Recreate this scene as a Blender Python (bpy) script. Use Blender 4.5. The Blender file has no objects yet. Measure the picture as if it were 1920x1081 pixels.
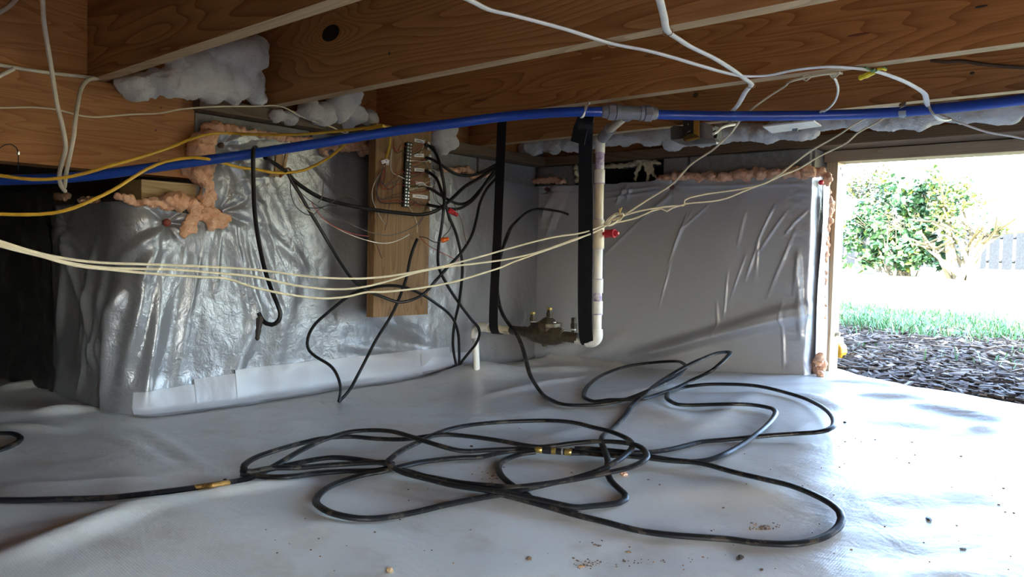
import bpy, bmesh, math, random
import numpy as np
from mathutils import Vector, noise as mnoise
C = bpy.context.scene.collection
S = bpy.context.scene
ZC = 0.47          # height of the camera above the ground sheet; everything is built camera-relative and lifted by ZC at the end
# ------------------------------------------------------------------ camera
yaw, pit, rol, FPX = -0.7152, 0.04546, 0.02452, 1430.0
Fv = Vector((math.sin(yaw)*math.cos(pit), math.cos(yaw)*math.cos(pit), -math.sin(pit)))
R0 = Vector((math.cos(yaw), -math.sin(yaw), 0)); U0 = R0.cross(Fv)
Rv = R0*math.cos(rol)+U0*math.sin(rol); Uv = -R0*math.sin(rol)+U0*math.cos(rol)
cam = bpy.data.cameras.new('camera'); camo = bpy.data.objects.new('camera', cam); C.objects.link(camo)
cam.sensor_width = 36; cam.lens = 36*FPX/1920; cam.clip_start = 0.02; cam.clip_end = 500
from mathutils import Matrix
camo.matrix_world = Matrix(((Rv.x, Uv.x, -Fv.x, 0), (Rv.y, Uv.y, -Fv.y, 0), (Rv.z, Uv.z, -Fv.z, 0), (0, 0, 0, 1)))
S.camera = camo
# ------------------------------------------------------------------ sky, sun, exposure
w = bpy.data.worlds.new('sky'); S.world = w; w.use_nodes = True
nt = w.node_tree; bg = nt.nodes['Background']
sk = nt.nodes.new('ShaderNodeTexSky'); sk.sky_type = 'NISHITA'; sk.sun_disc = False
SUN_EL, SUN_DIR = 40.0, (-0.55, 0.835)      # travel direction of the light on the ground plan
sk.sun_elevation = math.radians(SUN_EL); sk.sun_rotation = math.atan2(-SUN_DIR[0], -SUN_DIR[1])
sk.dust_density = 1.3; sk.air_density = 1.0
nt.links.new(sk.outputs[0], bg.inputs[0]); bg.inputs[1].default_value = 1.0
sd = bpy.data.lights.new('sun', 'SUN'); so = bpy.data.objects.new('sun', sd); C.objects.link(so)
sd.energy = 15.0; sd.angle = math.radians(0.6); sd.color = (1.0, 0.95, 0.87)
e = math.radians(SUN_EL)
so.rotation_euler = Vector((SUN_DIR[0]*math.cos(e), SUN_DIR[1]*math.cos(e), -math.sin(e))).to_track_quat('-Z', 'Y').to_euler()
so.location = (3, -6, 8)
S.view_settings.view_transform = 'Standard'; S.view_settings.look = 'None'
S.view_settings.gamma = 1; S.view_settings.use_curve_mapping = False
S.view_settings.exposure = 2.25
S.cycles.use_denoising = True; S.cycles.max_bounces = 16; S.cycles.diffuse_bounces = 9; S.cycles.glossy_bounces = 6
S.cycles.sample_clamp_indirect = 8.0; S.cycles.caustics_reflective = False; S.cycles.caustics_refractive = False
random.seed(7); rng = np.random.default_rng(7)

# ------------------------------------------------------------------ pixel -> place helpers
def ray(x, y): return Fv + Rv*((x-960)/FPX) - Uv*((y-540.5)/FPX)
def PD(x, y, d): return ray(x, y)*d
def OX(x, y, X): r = ray(x, y); return r*(X/r.x)
def OY(x, y, Y): r = ray(x, y); return r*(Y/r.y)
def OZ(x, y, Z): r = ray(x, y); return r*(Z/r.z)

# ------------------------------------------------------------------ numpy value noise
def _h(ix, iy, s):
    n = (ix.astype(np.int64)*374761393 + iy.astype(np.int64)*668265263 + s*1442695) & 0x7fffffff
    n = ((n ^ (n >> 13))*1274126177) & 0x7fffffff
    return ((n ^ (n >> 16)) & 0xffff)/65535.0
def vn(x, y, s=0):
    x = np.asarray(x, float); y = np.asarray(y, float)
    ix = np.floor(x); iy = np.floor(y); fx = x-ix; fy = y-iy
    fx = fx*fx*fx*(fx*(fx*6-15)+10); fy = fy*fy*fy*(fy*(fy*6-15)+10)
    a = _h(ix, iy, s); b = _h(ix+1, iy, s); c = _h(ix, iy+1, s); d = _h(ix+1, iy+1, s)
    return (a+(b-a)*fx)*(1-fy)+(c+(d-c)*fx)*fy - 0.5
def fbm(x, y, s=0, o=4):
    t = 0; a = 1.0
    for k in range(o): t = t + a*vn(x*2**k, y*2**k, s+k); a *= .5
    return t
def sst(a, b, x): t = np.clip((x-a)/(b-a), 0, 1); return t*t*(3-2*t)
def seg_ridge(px, py, segs):
    out = np.zeros(np.broadcast(px, py).shape)
    for (ax, ay, bx, by, amp, wd) in segs:
        dx, dy = bx-ax, by-ay; L2 = dx*dx+dy*dy
        t = np.clip(((px-ax)*dx+(py-ay)*dy)/L2, 0, 1)
        d = np.hypot(px-ax-t*dx, py-ay-t*dy)
        out += amp*np.exp(-(d/wd)**2)*(np.sin(np.clip(t, .02, .98)*np.pi)**.5)
    return out

# ------------------------------------------------------------------ mesh builder
class MB:
    def __init__(s): s.v = []; s.f = []; s.m = []
    def add(s, vs, fs, mi=0):
        k = len(s.v); s.v += [tuple(v) for v in vs]; s.f += [tuple(i+k for i in f) for f in fs]; s.m += [mi]*len(fs); return s
    def box(s, a, b, mi=0, bot=None):
        x0, y0, z0 = a; x1, y1, z1 = b
        vs = [(x0,y0,z0),(x1,y0,z0),(x1,y1,z0),(x0,y1,z0),(x0,y0,z1),(x1,y0,z1),(x1,y1,z1),(x0,y1,z1)]
        s.add(vs, [(3,2,1,0)], mi if bot is None else bot)
        s.add(vs, [(4,5,6,7),(0,1,5,4),(1,2,6,5),(2,3,7,6),(3,0,4,7)], mi); return s
    def obox(s, c, ax, ay, az, hx, hy, hz, mi=0):
        c = Vector(c); ax, ay, az = Vector(ax)*hx, Vector(ay)*hy, Vector(az)*hz
        vs = [c+ax*i+ay*j+az*k for k in (-1,1) for (i,j) in ((-1,-1),(1,-1),(1,1),(-1,1))]
        s.add(vs, [(3,2,1,0),(4,5,6,7),(0,1,5,4),(1,2,6,5),(2,3,7,6),(3,0,4,7)], mi); return s
    def tube(s, pts, r, n=8, flat=None, cap=True, mi=0, up=None):
        pts = [Vector(p) for p in pts]; N = len(pts); rings = []
        T = [(pts[min(i+1,N-1)]-pts[max(i-1,0)]).normalized() for i in range(N)]
        a = Vector((0,0,1)) if up is None else Vector(up)
        if abs(T[0].dot(a)) > .95: a = Vector((1,0,0)) if abs(T[0].x) < .9 else Vector((0,1,0))
        u = (a-T[0]*a.dot(T[0])).normalized()
        for i in range(N):
            t = T[i]
            if flat and up is not None:
                q = Vector(up)-t*Vector(up).dot(t)
                if q.length > .25: u = (u*.4+q.normalized()).normalized() if i else q.normalized()
            u = (u-t*u.dot(t)); u = u.normalized() if u.length > 1e-5 else t.orthogonal().normalized()
            v = t.cross(u); rr = r[i] if hasattr(r, '__len__') else r
            for k in range(n):
                an = 2*math.pi*k/n
                if flat: s_, c_ = math.sin(an)*flat[0], math.cos(an)*flat[1]
                else: s_, c_ = math.sin(an)*rr, math.cos(an)*rr
                rings.append(pts[i]+v*s_+u*c_)
        fs = [(i*n+k, i*n+(k+1)%n, (i+1)*n+(k+1)%n, (i+1)*n+k) for i in range(N-1) for k in range(n)]
        if cap: fs += [tuple(range(n-1,-1,-1)), tuple(range((N-1)*n, N*n))]
        s.add(rings, fs, mi); return s
    def lathe(s, p, q, prof, n=16, mi=0):     # prof: (t along p->q, radius)
        p = Vector(p); q = Vector(q)
        s.tube_exact([p+(q-p)*t for t, _ in prof], [r for _, r in prof], (q-p).normalized(), n, mi); return s
    def tube_exact(s, pts, rs, t, n, mi=0):
        u = t.orthogonal().normalized(); v = t.cross(u); vs = []
        for p, r in zip(pts, rs):
            for k in range(n):
                an = 2*math.pi*k/n; vs.append(p+u*math.cos(an)*r+v*math.sin(an)*r)
        N = len(pts)
        fs = [(i*n+k, i*n+(k+1)%n, (i+1)*n+(k+1)%n, (i+1)*n+k) for i in range(N-1) for k in range(n)]
        fs += [tuple(range(n-1,-1,-1)), tuple(range((N-1)*n, N*n))]
        s.add(vs, fs, mi)
    def ball(s, c, r, sub=1, sc=(1,1,1), mi=0):
        b = bmesh.new(); bmesh.ops.create_icosphere(b, subdivisions=sub, radius=1)
        b.verts.index_update()
        s.add([(c[0]+v.co.x*r*sc[0], c[1]+v.co.y*r*sc[1], c[2]+v.co.z*r*sc[2]) for v in b.verts], [[v.index for v in f.verts] for f in b.faces], mi); b.free(); return s

def mesh_obj(name, mb, mats, parent=None, origin=None, smooth=True, bevel=0):
    me = bpy.data.meshes.new(name)
    if parent is not None: o0 = parent['_w']
    else:
        if origin is None:
            a = np.array(mb.v); o0 = (float(a[:,0].mean()), float(a[:,1].mean()), float(a[:,2].min()))
        else: o0 = origin
    me.from_pydata([(v[0]-o0[0], v[1]-o0[1], v[2]-o0[2]) for v in mb.v], [], mb.f)
    for m in (mats if isinstance(mats, (list, tuple)) else [mats]): me.materials.append(m)
    me.polygons.foreach_set('material_index', mb.m)
    me.polygons.foreach_set('use_smooth', [smooth]*len(mb.f)); me.update()
    ob = bpy.data.objects.new(name, me); C.objects.link(ob)
    if parent is not None: ob.parent = parent
    else: ob.location = o0
    ob['_w'] = list(o0)
    if bevel:
        b = ob.modifiers.new('bevel', 'BEVEL'); b.width = bevel; b.segments = 2; b.limit_method = 'ANGLE'
    if smooth: me.set_sharp_from_angle(angle=math.radians(40))
    return ob
def grid_obj(name, P, mats, parent=None, thick=0, smooth=True):   # P: (n,m,3) array
    n, m, _ = P.shape; mb = MB(); mb.v = [tuple(p) for p in P.reshape(-1,3)]
    mb.f = [(i*m+j, (i+1)*m+j, (i+1)*m+j+1, i*m+j+1) for i in range(n-1) for j in range(m-1)]; mb.m = [0]*len(mb.f)
    ob = mesh_obj(name, mb, mats, parent)
    for p in ob.data.edges: p.use_edge_sharp = False
    if thick:
        so = ob.modifiers.new('thickness', 'SOLIDIFY'); so.thickness = thick; so.offset = 0
    return ob
def thing(name, label, cat, loc, group=None, kind=None):
    o = bpy.data.objects.new(name, None); C.objects.link(o); o.location = loc; o['_w'] = list(loc); o.empty_display_size = .05
    return tag(o, label, cat, group, kind)
def tag(o, label=None, cat=None, group=None, kind=None):
    if label: o['label'] = label
    if cat: o['category'] = cat
    if group: o['group'] = group
    if kind: o['kind'] = kind
    return o
def copy_at(o, d, label=None):     # a thing with its parts, moved by d
    c = o.copy(); C.objects.link(c); c.location = Vector(o.location)+Vector(d)
    if label: c['label'] = label
    for ch in list(o.children):
        k = ch.copy(); C.objects.link(k); k.parent = c
    return c
def spline(pts, step=.012):
    P = [Vector(p) for p in pts]
    if len(P) < 3:
        n = max(2, int((P[1]-P[0]).length/step)); return [P[0].lerp(P[1], i/n) for i in range(n+1)]
    Q = [P[0]*2-P[1]]+P+[P[-1]*2-P[-2]]; out = []
    for i in range(1, len(Q)-2):
        p0, p1, p2, p3 = Q[i-1], Q[i], Q[i+1], Q[i+2]
        d0 = max((p1-p0).length, 1e-4)**.5; d1 = max((p2-p1).length, 1e-4)**.5; d2 = max((p3-p2).length, 1e-4)**.5
        m1 = (p2-p1)+((p1-p0)/d0-(p2-p0)/(d0+d1))*d1
        m2 = (p2-p1)+((p3-p2)/d2-(p3-p1)/(d1+d2))*d1
        n = max(1, int((p2-p1).length/step))
        for k in range(n):
            t = k/n; out.append(p1*(2*t**3-3*t*t+1)+m1*(t**3-2*t*t+t)+p2*(-2*t**3+3*t*t)+m2*(t**3-t*t))
    out.append(P[-1]); return out
def cable(name, label, pts, r, mat, cat='cable', group=None, flat=None, n=8, step=.012, up=None, parent=None, ext=(0,0)):
    pts = [Vector(p) for p in pts]
    if ext[0]: pts = [pts[0]+(pts[0]-pts[1]).normalized()*ext[0]]+pts
    if ext[1]: pts = pts+[pts[-1]+(pts[-1]-pts[-2]).normalized()*ext[1]]
    mb = MB().tube(spline(pts, step), r, n=n, flat=flat, up=up)
    o = mesh_obj(name, mb, mat, parent)
    return o if parent is not None else tag(o, label, cat, group)

# ------------------------------------------------------------------ materials
MATS = {}
class NB:
    def __init__(s, name):
        s.m = bpy.data.materials.new(name); s.m.use_nodes = True; s.t = s.m.node_tree; s.b = s.t.nodes['Principled BSDF']; MATS[name] = s.m
    def n(s, typ, **k):
        o = s.t.nodes.new(typ)
        for a, v in k.items():
            if a.startswith('i_'):
                key = a[2:]; key = int(key) if key.isdigit() else key.replace('_', ' ')
                s.set(o.inputs[key], v)
            else: setattr(o, a, v)
        return o
    def set(s, sock, v):
        if isinstance(v, bpy.types.NodeSocket): s.t.links.new(v, sock)
        elif isinstance(v, (tuple, list)) and len(v) == 3 and sock.type == 'RGBA': sock.default_value = (*v, 1)
        else: sock.default_value = v
    def p(s, **k):
        for a, v in k.items(): s.set(s.b.inputs[a.replace('_', ' ')], v)
        return s
    def math(s, op, a, b=0.0, c=0.0):
        o = s.n('ShaderNodeMath', operation=op); s.set(o.inputs[0], a); s.set(o.inputs[1], b); s.set(o.inputs[2], c); return o.outputs[0]
    def obj(s, scale=(1,1,1), loc=(0,0,0), rnd=True):
        tc = s.n('ShaderNodeTexCoord'); out = tc.outputs['Object']
        if rnd:
            oi = s.n('ShaderNodeObjectInfo'); a = s.n('ShaderNodeVectorMath', operation='MULTIPLY_ADD')
            s.set(a.inputs[0], oi.outputs['Random']); a.inputs[1].default_value = (7.3, 5.1, 9.7); s.set(a.inputs[2], out); out = a.outputs[0]
        mp = s.n('ShaderNodeMapping'); s.set(mp.inputs[0], out); mp.inputs['Scale'].default_value = scale; mp.inputs['Location'].default_value = loc
        return mp.outputs[0]
    def noise(s, vec, scale=5., detail=3., rough=.5, dist=0.):
        o = s.n('ShaderNodeTexNoise', i_Scale=scale, i_Detail=detail, i_Roughness=rough, i_Distortion=dist); s.set(o.inputs['Vector'], vec); return o.outputs[0]
    def ramp(s, fac, stops):
        o = s.n('ShaderNodeValToRGB'); s.set(o.inputs[0], fac); el = o.color_ramp.elements
        el[0].position, el[0].color = stops[0][0], (*stops[0][1], 1); el[1].position, el[1].color = stops[-1][0], (*stops[-1][1], 1)
        for p, c in stops[1:-1]: k = el.new(p); k.color = (*c, 1)
        return o.outputs[0]
    def mix(s, fac, a, b, blend='MIX'):
        o = s.n('ShaderNodeMix', data_type='RGBA', blend_type=blend); s.set(o.inputs[0], fac); s.set(o.inputs[6], a); s.set(o.inputs[7], b); return o.outputs[2]
    def bump(s, h, strength=.3, dist=.01):
        o = s.n('ShaderNodeBump', i_Strength=strength, i_Distance=dist); s.set(o.inputs['Height'], h); s.set(s.b.inputs['Normal'], o.outputs[0]); return s
def plain(name, col, rough=.5, metal=0., var=.12, scale=30., bump=0., spec=.5, **kw):
    b = NB(name); v = b.noise(b.obj(), scale, 3)
    c2 = tuple(x*(1-var*1.6) for x in col); c1 = tuple(min(1, x*(1+var)) for x in col)
    b.p(Base_Color=b.ramp(v, [(.3, c2), (.7, c1)]), Roughness=rough, Metallic=metal, Specular_IOR_Level=spec, **kw)
    if bump: b.bump(v, bump, .004)
    return b.m
def wood(name, axis, light, dark, across=9., rough=.55, knot=None, rings=7., weather=0.):
    b = NB(name)
    sc = [1., 1., 1.]; sc[axis] = .10
    base = b.obj(tuple(sc))
    f = b.noise(base, across*.55, 2.0, .5)
    fld = b.math('MULTIPLY', f, rings*4.2)
    if knot:
        tc = b.n('ShaderNodeTexCoord'); vm = b.n('ShaderNodeVectorMath', operation='SUBTRACT'); b.set(vm.inputs[0], tc.outputs['Object']); vm.inputs[1].default_value = knot
        m2 = b.n('ShaderNodeMapping'); b.set(m2.inputs[0], vm.outputs[0]); s2 = [1.,1.,1.]; s2[axis] = .55; m2.inputs['Scale'].default_value = s2
        ln = b.n('ShaderNodeVectorMath', operation='LENGTH'); b.set(ln.inputs[0], m2.outputs[0])
        g = b.math('POWER', 2.718, b.math('MULTIPLY', ln.outputs['Value'], -22.)); fld = b.math('ADD', fld, b.math('MULTIPLY', g, 9.))
    saw = b.math('FRACT', fld)
    saw = b.math('POWER', saw, 2.2)
    fib = [60., 60., 60.]; fib[axis] = 1.2
    fb = b.noise(b.obj(tuple(fib)), 6., 2.)
    big = b.noise(base, across*.22, 2)
    col = b.ramp(saw, [(0.0, light), (.55, tuple(.5*l+.5*d for l, d in zip(light, dark))), (1., dark)])
    col = b.mix(b.math('MULTIPLY', b.math('SUBTRACT', fb, .35), .9), col, tuple(x*.55 for x in dark))
    col = b.mix(b.math('MULTIPLY', b.math('SUBTRACT', big, .4), 1.3), col, tuple(.7*l+.0*d for l, d in zip(dark, light)))
    if knot:
        kf = b.math('GREATER_THAN', .022, ln.outputs['Value']); col = b.mix(kf, col, (.012, .007, .005))
    if weather: col = b.mix(weather, col, (.17, .14, .10))
    b.p(Base_Color=col, Roughness=rough, Specular_IOR_Level=.3); b.bump(b.math('ADD', saw, fb), .18, .003)
    return b.m
LW, DW = (.48, .235, .09), (.26, .105, .034)
W_X = wood('pine_along_joist', 0, LW, DW); W_Y = wood('pine_along_girder', 1, (.47, .215, .075), (.30, .12, .038), across=17., rings=5.5)
W_EDGE = wood('pine_pale_edge', 0, (.60, .42, .24), (.40, .25, .12), weather=.25)
W_BOARD = wood('treated_board', 2, (.27, .155, .066), (.165, .085, .033), across=14)
W_JAMB = wood('jamb_wood', 2, (.60, .46, .30), (.42, .29, .16), across=14, weather=.25)
W_HEAD = wood('header_wood', 0, (.56, .42, .28), (.38, .26, .15), across=14, weather=.3)
W_SILLX = wood('sill_wood_x', 0, (.17, .105, .06), (.09, .05, .028), weather=.08); W_SILLY = wood('sill_wood_y', 1, (.17, .115, .07), (.09, .055, .03), weather=.15)
W_SHIM = wood('shim_wood', 1, (.42, .30, .15), (.27, .18, .08), across=14)
W_SUB = wood('subfloor_wood', 1, (.42, .25, .12), (.28, .15, .06))
def plastic(name, col, rough, weave, wstr, crumple, cstr, dirt=0., spec=.5, cr_scale=1., sheen_var=.12, metal=0., dirs='XY'):
    b = NB(name); tc = b.obj(rnd=False)
    h = b.noise(tc, crumple, 4., .62, .6)
    h2 = b.noise(tc, crumple*5., 3., .6, .8)
    ws = []
    for d_ in dirs:
        w1 = b.n('ShaderNodeTexWave', i_Scale=weave, i_Distortion=1.2, i_Detail=1.); w1.bands_direction = d_; b.set(w1.inputs['Vector'], tc); ws.append(w1.outputs[1])
    wv = b.math('ADD', ws[0], ws[1])
    ht = b.math('ADD', b.math('MULTIPLY', h, cstr), b.math('ADD', b.math('MULTIPLY', h2, cstr*.18), b.math('MULTIPLY', wv, wstr)))
    v = b.noise(tc, 3., 4.); d = b.noise(tc, 9., 5., .65)
    c = b.mix(b.math('MULTIPLY', v, .35), col, tuple(x*.72 for x in col))
    if dirt:
        df = b.math('MULTIPLY', b.math('MAXIMUM', b.math('SUBTRACT', d, .5), 0.), dirt*5)
        c = b.mix(df, c, (.33, .24, .15))
    b.p(Base_Color=c, Roughness=b.math('MULTIPLY_ADD', v, sheen_var, rough-.5*sheen_var), Specular_IOR_Level=spec, Metallic=metal); b.bump(ht, 1.0, 1.0)
    return b.m
PL_A = plastic('silver_plastic', (.25, .255, .275), .30, 62., .00002, 30., .0030, spec=.9, metal=.30, dirs='YZ', sheen_var=.06)
PL_B = plastic('grey_plastic', (.42, .435, .47), .33, 62., .000012, 9., .0026, spec=.7, metal=.15, dirs='XZ', sheen_var=.08)
PL_F = plastic('ground_plastic', (.645, .625, .59), .315, 74., .00007, 7., .0036, dirt=.35, spec=.8, sheen_var=.06)
PL_K = plastic('unlit_black_plastic', (.012, .012, .013), .4, 40., .0001, 8., .004)
TAPE = plastic('white_tape', (.40, .40, .43), .35, 60., .00002, 14., .0012, spec=.5)
BLOCK = NB('concrete'); _v = BLOCK.obj(); _n = BLOCK.noise(_v, 60., 5., .7)
BLOCK.p(Base_Color=BLOCK.mix(BLOCK.noise(_v, 5., 3.), (.20, .195, .19), BLOCK.ramp(_n, [(.3, (.15, .145, .14)), (.7, (.36, .35, .33))])), Roughness=.95).bump(_n, .6, .004); BLOCK = BLOCK.m
MORTAR = plain('mortar', (.20, .19, .18), .95, bump=.5)
DARKHOLE = plain('dark_void', (.01, .01, .01), 1.)  # flat black that paints in the shade inside holes
FOAM = NB('orange_foam'); _v = FOAM.obj(); _n = FOAM.noise(_v, 45., 4., .6)
FOAM.p(Base_Color=FOAM.mix(FOAM.noise(_v, 14., 3.), FOAM.ramp(_n, [(.3, (.62, .32, .19)), (.5, (.80, .52, .37)), (.75, (.86, .64, .50))]), (.62, .30, .15)), Roughness=.6, Specular_IOR_Level=.35,
       Subsurface_Weight=.15, Subsurface_Scale=.01, Subsurface_Radius=(1., .5, .3)).bump(FOAM.noise(_v, 110., 4., .65), .9, .006); FOAM = FOAM.m
FOAM_Y = plain('aged_cream_foam', (.58, .50, .32), .55, bump=.4, scale=50.)
INS = NB('white_insulation'); _v = INS.obj(); _n = INS.noise(INS.obj((1,1,1.8)), 70., 5., .65, 1.5)
INS.p(Base_Color=INS.ramp(INS.noise(_v, 12., 5., .7, .6), [(.22, (.40, .37, .34)), (.45, (.62, .60, .57)), (.8, (.78, .77, .76))]), Roughness=1., Specular_IOR_Level=.05, Sheen_Weight=.25, Sheen_Roughness=.6).bump(_n, .8, .012); INS = INS.m
BLK = plain('black_jacket', (.010, .010, .011), .42, var=.3, scale=60., spec=.28)
BLK_D = NB('dusty_black_jacket'); _v = BLK_D.obj(); BLK_D.p(Base_Color=BLK_D.mix(BLK_D.math('MULTIPLY', BLK_D.math('GREATER_THAN', BLK_D.noise(_v, 26., 5., .7), .56), .35), (.010, .010, .011), (.13, .105, .08)), Roughness=.40, Specular_IOR_Level=.32); BLK_D = BLK_D.m
STRAP = plain('black_strap_web', (.007, .007, .009), .75, var=.2, spec=.25)
BLUE = plain('blue_pipe_plastic', (.010, .055, .36), .30, var=.06, scale=5.)
GREY = plain('grey_fitting_plastic', (.19, .19, .215), .45, var=.08)
PVC = plain('white_pvc', (.74, .72, .66), .35, var=.06, scale=12.); PVCY = plain('aged_pvc', (.66, .58, .42), .4, var=.08); PURP = NB('purple_stained_pvc'); PURP.p(Base_Color=PURP.ramp(PURP.noise(PURP.obj(), 55., 4., .7), [(.40,(.66,.62,.62)),(.52,(.45,.38,.52)),(.66,(.22,.15,.36))]), Roughness=.45); PURP = PURP.m
INK = plain('dark_print', (.05, .05, .07), .7)
BRASS = plain('dull_brass', (.075, .058, .036), .5, .4, var=.3, scale=50., bump=.2); BRASSY = plain('bright_brass', (.60, .42, .13), .3, .9); STEEL = plain('bare_steel', (.62, .61, .58), .3, .9); GALV = plain('galvanised_steel', (.36, .39, .42), .42, .75, var=.25, scale=14.)
COPPER = plain('staple_wire', (.40, .22, .12), .4, .7)
YEL = plain('yellow_jacket', (.62, .37, .03), .45, var=.12); YELB = plain('bright_yellow_plastic', (.75, .62, .02), .4); GRN = plain('green_wire', (.10, .22, .08), .5)
NM = plain('white_jacket', (.78, .77, .73), .42, var=.06); CREAM = plain('cream_wire', (.66, .58, .41), .45, var=.08); OLDW = plain('old_white_jacket', (.60, .54, .44), .5, var=.1)
REDP = plain('red_plastic', (.55, .02, .035), .4); ORP = plain('orange_plastic', (.75, .14, .02), .4); PIN = plain('rusty_pin', (.16, .045, .03), .6)
RWIRE = plain('red_wire', (.33, .03, .025), .45); BWIRE = plain('brown_wire', (.10, .055, .04), .5); GWIRE = plain('grey_wire', (.08, .075, .07), .5); WWIRE = plain('white_wire', (.74, .72, .66), .45); KWIRE = plain('black_wire', (.012, .012, .012), .5)
PAPER = plain('paper', (.80, .80, .78), .7, var=.05); SCREW = plain('screw_head', (.70, .72, .74), .3, .6)
TAN = plain('tan_wood_stake', (.42, .27, .13), .7, var=.2); RAG = plain('brown_rag', (.05, .04, .036), .9, var=.3)
STONE = plain('tan_stone', (.34, .23, .12), .9, var=.3, bump=.4); BARK = plain('bark', (.06, .038, .026), .95, var=.4, bump=.5); LEAFD = plain('dry_leaf', (.34, .19, .09), .8, var=.3)
# ------------------------------------------------------------------ ground sheet height
XA, YB, XE = -2.17, 2.665, -.965        # plane of the left wall sheet, of the back wall sheet, and its right end
def fseg(l, z=-.46):
    out = []
    for (a, b, c, d, amp, wd) in l:
        p, q = OZ(a, b, z), OZ(c, d, z); out.append((p.x, p.y, q.x, q.y, amp, wd))
    return out
F_SEGS = fseg([(0,1062,330,935,.016,.030),(330,935,560,893,.012,.02),(0,1000,250,960,.006,.02),(0,905,420,890,.004,.02),
  (930,700,1180,694,.018,.04),(900,745,1150,705,.012,.03),(1010,668,1190,700,.03,.035),(960,690,1060,668,.02,.03),
  (1040,770,1330,742,.010,.05),(1180,770,1290,815,.012,.05),(980,830,1110,805,.010,.05),(1300,830,1420,775,.008,.04),
  (270,790,400,885,.006,.012),(200,800,330,870,.004,.01),(60,770,190,762,.02,.03),(0,730,90,715,.02,.03),(0,790,130,800,.01,.02),
  (750,800,1000,775,.008,.05),(560,960,760,1000,.006,.05),(1200,905,1500,930,.005,.05)]) + fseg(
 [(1560,712,1700,728,.018,.02),(1600,738,1760,752,.020,.025),(1700,752,1920,792,.022,.03),(1600,770,1900,800,.010,.03),(1750,800,1920,790,.012,.02),
  (1640,880,1900,880,.006,.05),(1700,980,1850,985,.006,.04),(1480,718,1640,724,.014,.025),(1500,735,1600,760,.010,.03)], -.39)
def zf(x, y):
    x = np.asarray(x, float); y = np.asarray(y, float)
    zb = np.interp(x, [-2.3, -1.7, -.93, 2.], [-.478, -.455, -.388, -.385])
    t = sst(1.0, 2.62, y); z = -.468*(1-t)+zb*t
    z = z + .016*fbm(x*2.1+3.1, y*2.1+1.7, 11, 3) + .0022*fbm(x*13, y*13, 5, 3)
    z = z + seg_ridge(x, y, F_SEGS)
    for (a, b, c, d_, am) in ((-60,1075,330,940,.013),(330,940,600,893,.004)):
        p, q = OZ(a, b, -.46), OZ(c, d_, -.46); ux, uy = q.x-p.x, q.y-p.y; L = math.hypot(ux, uy)
        tt = ((x-p.x)*ux+(y-p.y)*uy)/L/L; sd_ = ((x-p.x)*uy-(y-p.y)*ux)/L
        z = z + am*np.where(sd_ > 0, np.exp(-(sd_/.22)**2), np.exp(-(sd_/.055)**2))*sst(-.25, .1, tt)*sst(1.15, .85, tt)
    z = z + .05*np.exp(-((x+1.98)**2+(y-2.1)**2)/.018)                # sheet bunched up where the cables and pipe go down
    z = z - .02*np.exp(-((x+.7)**2+(y-.9)**2)/.2)
    z = z + .03*sst(1.9, 3.2, -x)*sst(.9, .3, y)
    return z
def zfs(x, y): return float(zf(x, y))
def FL(x, y, lift=.006):
    p = OZ(x, y, -.46)
    for _ in range(25):
        z = zfs(p.x, p.y)+lift; q = OZ(x, y, min(z, -.02)); p = p.lerp(q, .6)
    return p
def dense(a, b, lo, hi, step, out):
    inner = np.arange(lo, hi+1e-6, step); l = -np.geomspace(out, max(lo-a, .02)+out, 14)[::-1]+lo+out; r = np.geomspace(out, max(b-hi, .02)+out, 10)+hi-out
    return np.concatenate([l[:-1], inner, r[1:]])
gx = dense(-4.6, 1.3, -3.0, .55, .0165, .05); gy = dense(-4.2, 2.86, .15, 2.72, .0165, .05)
X, Y = np.meshgrid(gx, gy, indexing='ij')
ye = np.interp(gx, [-1.0, -.93, -.80, -.62, -.3, 1.3], [2.72, 2.87, 2.76, 2.66, 2.60, 2.60])+.02*vn(gx*9, gx*0, 3)
Y = np.where(Y > 2.3, 2.3+(Y-2.3)*((ye-2.3)/(gy[-1]-2.3))[:, None], Y)
floor = grid_obj('floor', np.stack([X, Y, zf(X, Y)], -1), PL_F); tag(floor, 'pale grey plastic ground sheet of the crawl space', None, None, 'structure')

# ------------------------------------------------------------------ block walls, house above
def structure(name, mb, mats, parent=None, label=None, **k):
    o = mesh_obj(name, mb, mats, parent, **k); return tag(o, label, None, None, 'structure')
wl = structure('wall_left', MB().box((-2.40,1.09,-.6),(-2.205,2.9,.39)).box((-4.6,.935,-.6),(-2.215,1.09,.10)).box((-4.6,1.12,-.6),(-2.40,1.3,.66)), MORTAR, label='grey block wall behind the shiny plastic on the left', origin=(-2.205,1.09,-.6), smooth=False)
yy = 1.085
for k, L in enumerate([.392]*4):
    y1 = min(yy+L, 2.66)
    mesh_obj('concrete_block', MB().box((-2.395,yy,.198),(-2.188,y1,.391)), BLOCK, wl, smooth=False, bevel=.004)
    mesh_obj('concrete_block', MB().box((-2.395,yy,-.003),(-2.188,y1,.190)), BLOCK, wl, smooth=False, bevel=.004); yy = y1+.010
for (a, b) in ((.912,1.115),):
    mesh_obj('cap_block', MB().box((-2.55,a,.062),(-2.195,b,.124)), BLOCK, wl, smooth=False, bevel=.005)
mesh_obj('cap_block', MB().box((-2.95,.905,.062),(-2.56,1.11,.122)), BLOCK, wl, smooth=False, bevel=.005)
wb = structure('wall_back', MB().box((-2.4,2.70,-.6),(-1.835,2.9,.39)).box((-1.56,2.70,-.6),(-.965,2.9,.39)).box((-1.835,2.70,-.6),(-1.56,2.9,.29)).box((-2.4,2.81,.38),(1.3,2.9,.665)).box((-1.84,2.87,.28),(-1.555,2.9,.40)).box((-2.42,2.64,.391),(-2.18,2.82,.665)),
               MORTAR, label='grey block wall behind the dull plastic beside the opening', origin=(-2.4,2.7,-.6), smooth=False)
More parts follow.
